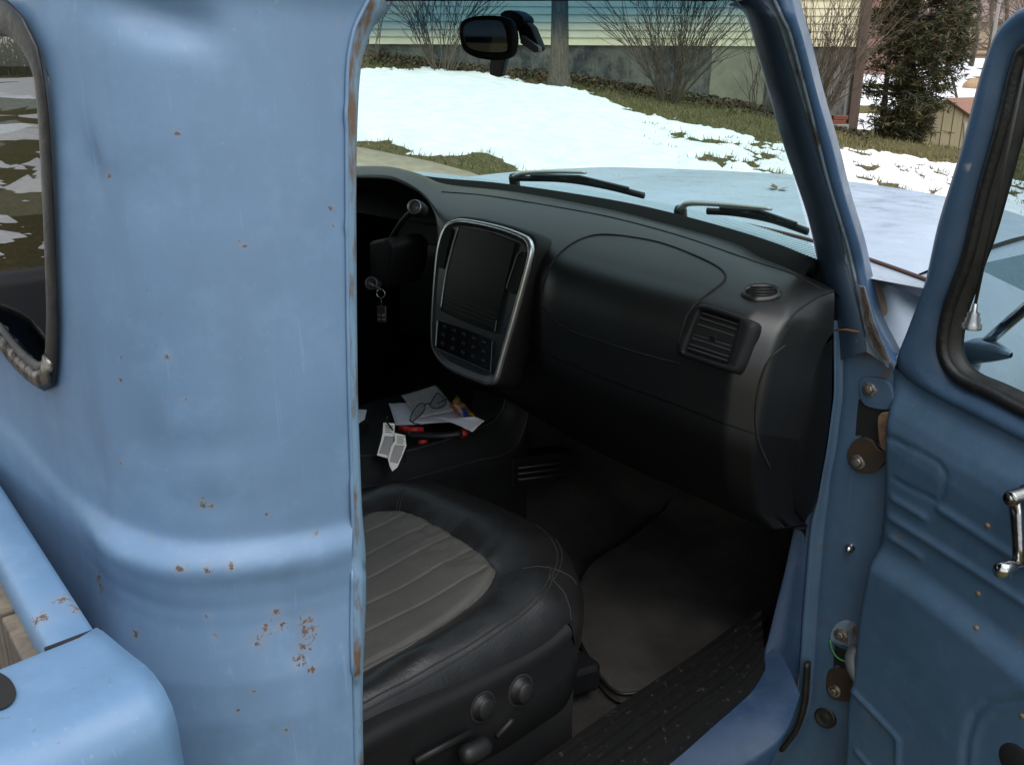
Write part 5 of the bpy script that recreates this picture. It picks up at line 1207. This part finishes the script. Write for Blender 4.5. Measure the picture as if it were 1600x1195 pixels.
Rk = np.stack([ra_, rn_, rb_], 1)
MB().box(f_, (.020, .010, .034), Rk).build('fob', simple('fob_black', (.02, .02, .022), .4), KR, bevel=.003)
for dx, dz, nm, cc in ((-.0045, -.001, 'button', (.12, .16, .22)), (.0045, -.001, 'red_button', (.30, .03, .03)), (-.0045, -.0095, 'button', (.10, .10, .12)), (.0045, -.0095, 'button', (.10, .10, .12))):
    MB().box(f_+ra_*dx+rn_*.0055-np.array([0, 0, -dz]), (.0055, .0025, .0045), Rk).build(nm, simple('fob_'+nm, cc, .5), KR, bevel=.0008)
# ---- interior mirror
MIR = empty('interior_mirror', (0, 0, 0), None, None); MIR.parent = TRUCK
MY = .76; mc = U(768, 59, Y=MY); kv = (mc-P0)/np.linalg.norm(mc-P0)
mn = np.array([.52, -.83, -.02]); mn /= np.linalg.norm(mn); mx_ = np.cross([0, 0, 1], mn); mx_ /= np.linalg.norm(mx_); mx_ = -mx_ if mx_ @ CR < 0 else mx_; mz = np.cross(mn, mx_); mz = -mz if mz[2] < 0 else mz
mpl = (mc, mn)
oc = [(719, 62), (718, 48), (722, 34), (738, 27), (762, 25), (785, 27), (800, 33), (806, 46), (808, 64), (806, 82), (798, 90), (780, 94), (758, 93), (738, 88), (724, 78)]
OO = [U(u, v, plane=mpl) for u, v in spline(oc, 60, True)]; OC = sum(OO)/60
gic = [(725, 60), (724, 48), (728, 38), (742, 33), (765, 32), (782, 34), (788, 42), (792, 58), (793, 76), (790, 81), (770, 82), (748, 80), (732, 74)]
GO = [U(u, v, plane=mpl) for u, v in spline(gic, 60, True)]
mb = MB(); mb.loft([[p-mn*.003 for p in GO], [p+mn*.003 for p in GO], [p*.4+q*.6+mn*.004 for p, q in zip(GO, OO)], OO, [OC+(p-OC)*1.02-mn*.008 for p in OO], [OC+(p-OC)*.95-mn*.022 for p in OO], [OC+(p-OC)*.70-mn*.036 for p in OO], [OC+(p-OC)*.3-mn*.042 for p in OO]], cu=True); mb.add([OC+(p-OC)*.3-mn*.042 for p in OO], [tuple(range(60))])
mb.build('mirror_housing', M['plastic'], MIR)
mm = simple('mirror_glass', (.55, .60, .60), .03, metal=1.); MB().add([p+mn*.0005 for p in GO], [tuple(range(60))]).build('mirror_glass', mm, MIR, smooth=False)
Pm = lambda u, v, y: U(u, v, Y=y)
MB().prism([Pm(u, v, .80) for u, v in ((779, 22), (786, 17), (795, 16), (806, 19), (815, 26), (818, 33), (812, 44), (806, 50), (788, 40))], (0, .03, 0)).build('mirror_mount', M['plastic'], MIR, bevel=.004)
MB().prism([Pm(u, v, .80) for u, v in ((808, 48), (815, 37), (822, 36), (828, 42), (837, 63), (842, 76), (838, 82), (826, 78), (812, 66))], (0, .02, 0)).build('sensor_pod', M['plastic'], MIR, bevel=.004)
MB().prism([Pm(u, v, .795) for u, v in ((813, 55), (818, 56), (841, 74), (841, 82), (834, 83), (812, 68))], (0, .01, 0)).build('pod_plate', simple('pod_grey', (.13, .13, .135), .5), MIR, bevel=.002)
MB().prism([Pm(u, v, .79) for u, v in ((766, 90), (790, 90), (786, 108), (784, 119), (776, 121), (764, 117), (763, 106))], (0, .012, 0)).build('mirror_stem', simple('stem_grey', (.05, .05, .055), .5), MIR, bevel=.003)
# ---- console
CX = .115
topE = [(540, 716), (600, 713), (635, 708), (692, 692), (729, 680), (756, 669), (773, 660), (784, 648), (790, 632), (793, 600)]
lowE = [(540, 764), (569, 760), (630, 750), (690, 734), (740, 720), (780, 711), (801, 699), (815, 676), (823, 648), (826, 620)]
TE = [U(u, v, X=CX) for u, v in spline(topE, 60)]; LE = [U(u, v, X=CX+.022) for u, v in spline(lowE, 60)]
mb = MB(); ZC = float(np.mean([p[2] for p in TE[:25]]))
mb.loft([[p+np.array([-.10, 0, -.03]) for p in TE], [p+np.array([-.035, 0, -.022]) for p in TE], [p+np.array([-.022, 0, 0]) for p in TE], [p+np.array([-.006, 0, .003]) for p in TE], TE, [p*.5+q*.5+np.array([.006, 0, 0]) for p, q in zip(TE, LE)], LE, [p+np.array([.004, 0, -.006]) for p in LE], [p+np.array([.0, 0, -.03]) for p in LE], [np.array([p[0]-.005, p[1], .56]) for p in LE]])
CONS = part(mb, 'console', M['plastic'])
tz = ZC-.030
MB().tube([p+np.array([-.004, 0, .0022]) for p in TE], .0016, 6).build('console_edge_highlight', simple('edge_highlight_grey', (.03, .03, .031), .4), CONS)  # lighter tube painting a bevel highlight along the upper edge
MB().tube([p+np.array([.002, 0, 0]) for p in LE], .0013, 6).build('console_edge_highlight', simple('edge_highlight_grey', (.03, .03, .031), .4), CONS)  # same painted highlight along the lower edge
mb = MB(); mb.loft([[np.array([x, y, tz+.008*max(0, y-.55)*10*0]) for x in np.linspace(-.20, CX-.03, 6)] for y in np.linspace(.1, .95, 6)]); mb.loft([[np.array([-.2, y, z]) for y in (.1, .5, .95)] for z in (.56, tz)]); mb.build('console_tray', M['plastic'], CONS, smooth=False)
for k in range(3):
    a, b = (810, 731+k*9), (882, 722+k*9); P = [U(u, v, X=CX+.05) for u, v in (a, b)]
    MB().tube(P, .0028, 6, flat=.7).build('vent_slot_rib', simple('rib_grey', (.05, .05, .052), .5), CONS)
pp = [U(u, v, X=CX+.03) for u, v in ((800, 716), (898, 704), (890, 750), (800, 762))]; MB().prism(pp, (-.05, 0, 0)).build('floor_vent', M['plastic'], CONS, smooth=False, bevel=.004)
# ---- passenger seat
SEATP = empty('passenger_seat', (0, 0, 0), None, None); SEATP.parent = TRUCK
# outline of the cushion seen from above, read off the picture at z = .87
oc = [(.128, .02), (.126, .25), (.130, .46), (.155, .555), (.225, .592), (.32, .604), (.42, .603), (.50, .585), (.565, .545), (.612, .495), (.636, .44), (.640, .35), (.634, .20), (.628, .02), (.60, -.04), (.38, -.05), (.15, -.04)]
OUTL = spline(oc, 150, True); CC = np.array([.385, .25])
def inset(d):
    out = []; m = len(OUTL)
    for i in range(m):
        t = OUTL[(i+2) % m]-OUTL[i-2]; nrm = np.array([t[1], -t[0]]); nrm /= np.linalg.norm(nrm)
        if nrm @ (CC-OUTL[i]) < 0: nrm = -nrm
        out.append(OUTL[i]+nrm*d)
    for _ in range(int(d*120)):
        out = [(.5*p+.25*out[i-1]+.25*out[(i+1) % m]) for i, p in enumerate(out)]
    return np.array(out)
insx = spline([(.545, -.03), (.552, .12), (.550, .25), (.532, .36), (.505, .415), (.46, .435), (.40, .44), (.33, .445), (.275, .445), (.245, .425), (.232, .37), (.225, .25), (.222, .1), (.22, -.03)], 60)
def zseat(x, y): return .0
ip = [tuple(p) for p in spline([(.548, -.02), (.555, .12), (.552, .25), (.536, .36), (.508, .420), (.46, .442), (.40, .450), (.33, .455), (.27, .452), (.235, .428), (.222, .37), (.216, .25), (.214, .1), (.214, -.02)], 120, True)]
ipa = np.array(ip)
def inner_at(p):                       # point of the insert's outline facing p
    d = p-CC; d = d/np.linalg.norm(d); r = ipa-CC; ang = np.abs(np.arctan2(d[0]*r[:, 1]-d[1]*r[:, 0], r @ d)); k = int(np.argmin(ang)); return ipa[k]
INN = np.array([inner_at(p) for p in OUTL])
for _ in range(4): INN = .5*INN+.25*np.roll(INN, 1, 0)+.25*np.roll(INN, -1, 0)
mb = MB(); rows = []
front = lambda p: smooth((p[1]-.30)/.28)
for w_, d, z in ((0, .012, .742), (0, .002, .752), (0, -.005, .775), (0, -.008, .80), (0, -.006, .822), (0, .002, .842), (.10, 0, .858), (.22, 0, .869), (.36, 0, .877), (.50, 0, .880), (.64, 0, .8795), (.76, 0, .876), (.87, 0, .871), (.95, 0, .8665), (1.0, 0, .861), (1.05, 0, .848)):
    base_ = inset(d) if d else OUTL
    rows.append([np.array([p[0], p[1], z+.012*front(p)*max(0, (z-.8)/.08)-.02*front(p)*max(0, (.80-z)/.05)+.0025*fbm(p[0]*12, p[1]*12, z*10, 3)+.0012*fbm(p[0]*45, p[1]*20, 3, 3)]) for p in base_*(1-w_)+INN*w_])
mb.loft(rows, cu=True)
mb.build('cushion', M['leather'], SEATP); STR = bvh(mb)
# pleated insert
mb = MB(); v = []; f = []; nx, ny = 180, 210; xs = np.linspace(.20, .57, nx); ys = np.linspace(-.03, .47, ny)
def zins(x, y):
    k = ((x-.222)/.0545) % 1.0; d = min(k, 1-k)*.0545
    fr = smooth((y-.33)/.10)
    e = sdist((x, y), ip)
    z = .8685+.0014*min(1, d/.016)-.0030*math.exp(-(d/.0018)**2)+.010*smooth((y-.28)/.16)-.006*(1-min(1, max(0, e)/.012))**2-(.006 if e < -.001 else 0)
    z += fr*.0035*fbm(x*26, y*18, 2, 3)+.0018*fbm(x*14, y*9, 4, 3); return z
sel = {}
for i in range(nx):
    for j in range(ny):
        if sdist((xs[i], ys[j]), ip) > -.006: sel[(i, j)] = len(v); v.append((xs[i], ys[j], zins(xs[i], ys[j])))
for i in range(nx-1):
    for j in range(ny-1):
        q = [(i, j), (i+1, j), (i+1, j+1), (i, j+1)]
        if all(c in sel for c in q): f.append(tuple(sel[c] for c in q))
mb.add(v, f)
m, t, p, o = nodes('grey_perforated_leather'); L(t, mixc(t, noise_fac(t, 12, 4, .6, .3, .7), (.088, .082, .072), (.070, .066, .059)), p.inputs['Base Color']); p.inputs['Roughness'].default_value = .55
vo = N(t, 'TexVoronoi'); vo.inputs['Scale'].default_value = 300; vo.inputs['Randomness'].default_value = 0; tc = N(t, 'TexCoord'); L(t, tc.outputs['Object'], vo.inputs['Vector']); mr = N(t, 'MapRange'); mr.inputs[1].default_value = .15; mr.inputs[2].default_value = .38; L(t, vo.outputs['Distance'], mr.inputs[0]); bump(t, p, mr.outputs[0], .5, .0012)
mb.build('pleated_insert', m, SEATP)
# stitching: double seam along the bolster, corner seams
def seam(pts, name='seam', n=60, r=.0011, lift=.0006, double=.0):
    for off in ([0] if not double else [-double, double]):
        P = []
        for q in spline(pts, n):
            h = STR.ray_cast(Vector((q[0]+off, q[1], 1.2)), Vector((0, 0, -1)))
            if h[0]: P.append(np.array(h[0])+np.array([0, 0, lift]))
        if len(P) > 3: MB().tube(P, r, 5).build(name, M['thread'], SEATP)
seam([(.612, .0), (.618, .15), (.618, .30), (.606, .42), (.575, .478)], 'bolster_seam', 80, .0012, double=.003)
seam([(.575, .478), (.587, .495), (.597, .508)], 'corner_seam', 20, .0012)
seam([(.545, .44), (.565, .465), (.575, .478)], 'corner_seam', 20, .0009)
def imgseam(px, name, n=40, r=.0011):
    P = on(STR, px, n, .0006)
    if len(P) > 3: MB().tube(P, r, 5).build(name, M['thread'], SEATP)
for k in (-4, 3): imgseam([(842+k, 820), (862+k, 838), (874+k, 862), (872+k, 885), (862+k, 905)], 'front_seam')
imgseam([(862, 905), (880, 925), (889, 948), (892, 970)], 'front_seam')
for k in (0, 5): imgseam([(628+k, 766), (621+k, 786), (617+k, 806)], 'front_seam')
# wrinkles gathered along the bolster
wr = random.Random(4)
# backrest (behind the cab corner from here)
mb = MB(); rows = []
for z, y, hw in ((.86, .02, .24), (1.0, -.015, .25), (1.2, -.055, .24), (1.36, -.085, .20), (1.42, -.10, .12)):
    rows.append([np.array([.385+hw*math.cos(q)*(1 if abs(math.cos(q)) < .99 else 1), y+.055*math.sin(q), z]) for q in np.linspace(0, 2*math.pi, 28, endpoint=False)])
mb.loft(rows, cu=True); mb.build('backrest', M['leather'], SEATP)
# side trim with the seat switches
tt = spline([U(540, 1182, X=.650), U(620, 1136, X=.650), U(720, 1088, X=.650), U(800, 1048, X=.650), U(860, 1012, X=.650), U(893, 985, X=.648)], 50)
tb = spline([U(600, 1260, X=.652), U(700, 1215, X=.652), U(780, 1175, X=.652), U(840, 1135, X=.652), U(885, 1100, X=.650), U(905, 1040, X=.645)], 50)
mb = MB(); mb.loft([[p+np.array([-.05, 0, .012]) for p in tt], [p+np.array([-.012, 0, .008]) for p in tt], [p+np.array([-.002, 0, .004]) for p in tt], [p+np.array([.002, 0, -.004]) for p in tt], [p+np.array([.0, 0, -.014]) for p in tt], [p*.5+q*.5+np.array([.004, 0, 0]) for p, q in zip(tt, tb)], tb, [p+np.array([-.03, 0, -.01]) for p in tb]])
mb.loft([[tt[-1]+np.array([0, 0, .006]), tb[-1]], [tt[-1]+np.array([-.10, .05, .006]), tb[-1]+np.array([-.10, .05, 0])], [tt[-1]+np.array([-.40, .07, .0]), tb[-1]+np.array([-.40, .07, 0])]])
TRM = mb.build('side_trim', M['plastic'], SEATP)
knm = simple('switch_black', (.012, .012, .0125), .42, spec=.3)
def knob(u, v, r, nm, ax=(1, -.05, .12), h=.011, sq=1.0, x=.653):
    c = U(u, v, X=x); MB().disc(c, ax, [(r*1.5, .0005), (r*1.45, .0018), (r*1.2, .0015), (r*1.15, -.004)], 22).build('switch_well', M['deep_black'], TRM); mb = MB(); mb.disc(c, ax, [(0, h), (r*.8, h*.97), (r*.95, h*.8), (r, h*.2), (r*1.25, .002), (r*1.3, -.004)], 22); mb.build(nm, knm, TRM)
knob(754, 1104, .0145, 'lumbar_switch')
knob(813, 1078, .0155, 'recline_knob', h=.015)
q0, q1 = U(718, 1182, X=.672), U(762, 1160, X=.672); MB().tube(spline([q0, q0*.5+q1*.5+np.array([.003, 0, 0]), q1], 12), [.006, .011, .0125, .013, .013, .013, .013, .013, .013, .0125, .011, .006], 14).build('seat_slide_switch', knm, TRM)
MB().tube([U(648, 1190, X=.664), U(736, 1144, X=.664)], .0035, 8, flat=1.6).build('trim_ledge', knm, TRM)
MB().tube([U(u, v, X=.656) for u, v in ((775, 1150), (795, 1130), (800, 1122))], .0045, 8).build('trim_ledge', knm, TRM)
mb = MB(); mb.box((.385, .30, .62), (.44, .42, .16)); mb.build('seat_base', M['deep_black'], SEATP, smooth=False, bevel=.02)
# front foot of the seat rail
mb = MB(); P = [U(u, v, Z=.56) for u, v in ((868, 1062), (905, 1048), (938, 1072), (932, 1080), (880, 1096))]; mb.prism(P, (0, 0, .05)); mb.build('rail_cover', M['plastic'], SEATP, smooth=False, bevel=.008)
# ---- floor mat, lying loose on the carpet
mo_ = [(900, 955), (908, 905), (935, 872), (985, 842), (1040, 800), (1090, 785), (1180, 800), (1228, 840), (1233, 900), (1222, 940), (1180, 985), (1110, 1035), (1040, 1072), (985, 1087), (955, 1078), (925, 1040), (905, 1000)]
MT = [U(u, v, Z=.556) for u, v in spline(mo_, 120, True)]; mc_ = sum(MT)/len(MT)
matm = simple('brown_black_carpet', (.100, .092, .082), .98, c2=(.054, .050, .046), scale=6, bs=500, bstr=1., bdist=.004, spec=.08)
def mz(p): return .556+.55*smooth((p[1]-1.27)/.35)*.9+.004*fbm(p[0]*7, p[1]*7, 1, 3)
mb = MB(); rr = []
for k in (1.008, 1.0, .985, .96, .85, .65, .4, .15): rr.append([np.array([*(mc_+(p-mc_)*k)[:2], mz(mc_+(p-mc_)*k)+(.006 if k < 1.0 else (.003 if k == 1. else -.012))]) for p in MT])
mb.loft(rr, cu=True); mb.add(rr[-1], [tuple(range(120))]); FM = mb.build('floor_mat', matm)
eb = MB().tube([p+np.array([0, 0, .001]) for p in rr[1]], .0035, 6, closed=True).build('bound_edge', M['rubber'], FM)
tag(FM, 'worn brown black carpet mat on the passenger floor in front of the seat', 'floor mat')
# ---- things lying on the console
ZT = tz+.004
def sheet(px, zs, name, mat, label, cat, curl=0., n=14, th=.0006):
    # px: four corners TL, TR, BR, BL with their heights above the tray
    C_ = [U(u, v, Z=ZT+z) for (u, v), z in zip(px, zs)]; rows = []
    for i in range(n+1):
        s = i/n; rows.append([(C_[0]*(1-s)+C_[1]*s)*(1-t)+(C_[3]*(1-s)+C_[2]*s)*t+np.array([0, 0, curl*math.sin(math.pi*t)*(.4+.6*s)+.0015*fbm(s*3, t*3, len(name), 2)]) for t in np.linspace(0, 1, n+1)])
    return tag(MB().loft(rows).build(name, mat, solid=th), label, cat), C_
pb_, t_, p_, o__ = nodes('printed_paper')
wv = N(t_, 'TexWave'); wv.bands_direction = 'Y'; wv.inputs['Scale'].default_value = 70; wv.inputs['Distortion'].default_value = .0; tc = N(t_, 'TexCoord'); L(t_, tc.outputs['Object'], wv.inputs['Vector'])
mr = N(t_, 'MapRange'); mr.inputs[1].default_value = .62; mr.inputs[2].default_value = .72; L(t_, wv.outputs['Fac'], mr.inputs[0]); k_ = math_(t_, 'MULTIPLY', math_(t_, 'MULTIPLY', mr.outputs[0], noise_fac(t_, 160, 2, .5, .42, .5)), .45)
L(t_, mixc(t_, k_, (.50, .49, .48), (.12, .12, .13)), p_.inputs['Base Color']); p_.inputs['Roughness'].default_value = .75
sheet([(607, 630), (668, 628), (757, 657), (618, 664)], (.008, .022, .030, .006), 'paper_sheet', M['white_paper'], 'crumpled white sheet of paper lowest on the console', 'paper', curl=.006)
sheet([(627, 618), (681, 602), (712, 642), (652, 652)], (.030, .044, .036, .030), 'printed_letter', pb_, 'grey printed letter lying under the eyeglasses', 'paper', curl=.004)
sheet([(674, 650), (724, 655), (757, 657), (738, 674)], (.040, .042, .036, .034), 'envelope', M['white_paper'], 'plain white envelope edge pointing right above the red tool', 'envelope', curl=.006)
wp = U(569, 648, Z=ZT+.02); tag(MB().prism([U(u, v, Z=ZT+.02) for u, v in ((560, 640), (573, 641), (570, 655), (560, 662))], (0, 0, .001)).build('paper_slip', M['white_paper'], smooth=False), 'small white paper slip half hidden behind the door post', 'paper')
# glasses
EG = empty('eyeglasses', U(668, 645, Z=ZT+.05), 'dark rimmed eyeglasses resting on the papers', 'eyeglasses')
zg = .052; G_ = lambda u, v, z=zg: U(u, v, Z=ZT+z)
fm = simple('dark_frame', (.025, .030, .05), .3)
for px in ([(641, 655), (645, 643), (654, 632), (662, 630), (664, 637), (659, 646), (650, 654), (644, 659)], [(672, 634), (676, 624), (684, 614), (693, 622), (697, 630), (690, 636), (680, 638)]):
    P = [G_(*p) for p in spline(px, 30, True)]; MB().tube(P, .0013, 6, closed=True).build('rim', fm, EG)
    MB().add(P, [tuple(range(30))]).build('lens', glass('lens', (.9, .92, .95), ior=1.6), EG, smooth=False)
MB().tube([G_(662, 634), G_(667, 630, zg+.004), G_(673, 631)], .0012, 6).build('bridge', fm, EG)
MB().tube([G_(640, 657), G_(646, 661, zg-.01), G_(661, 664, zg-.012)], .0013, 6).build('temple', fm, EG)
MB().tube([G_(694, 618), G_(700, 622, zg), G_(684, 630, zg+.006)], .0013, 6).build('temple', fm, EG)
# snack bag
cm_, t_, p_, o__ = nodes('snack_wrapper'); nzz = N(t_, 'TexVoronoi'); nzz.inputs['Scale'].default_value = 85; tc = N(t_, 'TexCoord'); L(t_, tc.outputs['Object'], nzz.inputs['Vector']); rp_ = N(t_, 'ValToRGB'); L(t_, nzz.outputs['Color'], rp_.inputs[0])
cols = [(.30, .11, .02), (.45, .08, .03), (.50, .30, .03), (.03, .06, .25), (.35, .14, .03)]
e0 = rp_.color_ramp; e0.interpolation = 'CONSTANT'; e0.elements[0].color = (*cols[0], 1); e0.elements[1].position = .25; e0.elements[1].color = (*cols[1], 1)
for i, c_ in enumerate(cols[2:]): e_ = e0.elements.new(.45+.17*i); e_.color = (*c_, 1)
L(t_, rp_.outputs[0], p_.inputs['Base Color']); p_.inputs['Roughness'].default_value = .25
C_ = [G_(702, 634, .040), G_(714, 617, .05), G_(749, 656, .034), G_(728, 658, .034)]; rows = []
for lift in (0, 1):
    for s in np.linspace(0, 1, 9) if not lift else np.linspace(1, 0, 9):
        rows.append([(C_[0]*(1-s)+C_[3]*s)*(1-t)+(C_[1]*(1-s)+C_[2]*s)*t+np.array([0, 0, (1 if lift else -1)*.009*math.sin(math.pi*s)**.6*math.sin(math.pi*t)**.6]) for t in np.linspace(0, 1, 9)])
tag(MB().loft(rows).build('snack_bag', cm_), 'small colourful orange and blue snack bag at the right end of the papers', 'snack bag')
# red and black tool under the papers
TL_ = empty('hand_tool', G_(680, 680, .01), 'hand tool with red ends and a black grip under the white paper', 'tool')
redm = simple('tool_red', (.45, .02, .02), .4)
MB().tube(spline([G_(638, 680, .016), G_(690, 681, .016), G_(722, 677, .018)], 12), .0075, 10).build('grip', knm, TL_)
MB().tube([G_(626, 669, .016), G_(640, 672, .018), G_(662, 671, .018)], [.007, .0075, .005], 10).build('red_handle', redm, TL_)
MB().disc(G_(724, 676, .018), (.6, .5, .5), [(0, .008), (.006, .007), (.0085, .002), (.008, -.008)], 14).build('red_cap', redm, TL_)
RT = tag(MB().tube(spline([G_(655, 693, .006), G_(660, 691, .009), G_(668, 691, .006)], 8), [.003, .005, .0055, .0055, .0055, .005, .004, .002], 8).build('red_clip', redm), 'tiny red clip lying below the tool on the tray', 'clip')
# hanging cards with dark windows
for name_, px, wpx, bars, lab in (('hang_tag', [(599, 660), (617, 661.5), (616, 678), (611, 697), (607, 716), (589, 711), (595, 690), (598, 676)], [(601, 681), (616, 682), (612, 698), (606, 711), (592, 708), (597, 694)], (602, 615, 664, 674), 'left white card tag with a dark window draped over the console edge'),
                                  ('hang_tag', [(616, 676), (633, 680), (635, 696), (628, 714), (621, 730), (613, 736), (609, 728), (606, 716), (611, 698), (617, 688)], [(617, 695), (632, 696), (627, 712), (621, 724), (609, 721), (612, 708)], (620, 632, 681, 691), 'right white card tag with a dark window draped over the console edge')):
    pl = (U(612, 700, X=CX+.028), np.array([.75, -.30, .60]))
    if '606' in str(px[3]) or px[0][0] == 616: pl = (pl[0]+pl[1]*.004, pl[1])
    P = [U(u, v, plane=pl) for u, v in px]; bt = tuple(sum(P)/len(P)); root = empty(name_, bt, lab, 'tag', 'white card tags on the console')
    nn_ = pl[1]/np.linalg.norm(pl[1])
    MB().prism(P, -nn_*.0012).build('card', simple('card_white', (.60, .60, .56), .6), root, smooth=False)
    MB().prism([U(u, v, plane=pl)+nn_*.0006 for u, v in wpx], -nn_*.0004).build('window', simple('card_window', (.045, .050, .065), .25), root, smooth=False)
    mb = MB()
    for k in range(4):
        y = bars[2]+k*(bars[3]-bars[2])/3; mb.prism([U(u, v, plane=pl)+nn_*.0006 for u, v in ((bars[0], y), (bars[1]-2*(k % 2), y+1.2), (bars[1]-2*(k % 2), y+2.6), (bars[0], y+1.4))], -nn_*.0003)
    mb.build('print', simple('card_print', (.10, .12, .10), .7), root, smooth=False)
lp_ = [U(u, v, X=CX+.012) for u, v in spline([(606, 650), (603, 657), (608, 664), (628, 690), (635, 715), (630, 732), (620, 739), (612, 735)], 24)]
tag(MB().tube(lp_, .0016, 6).build('cord_loop', knm), 'black cord loop behind the white card tags', 'cord')
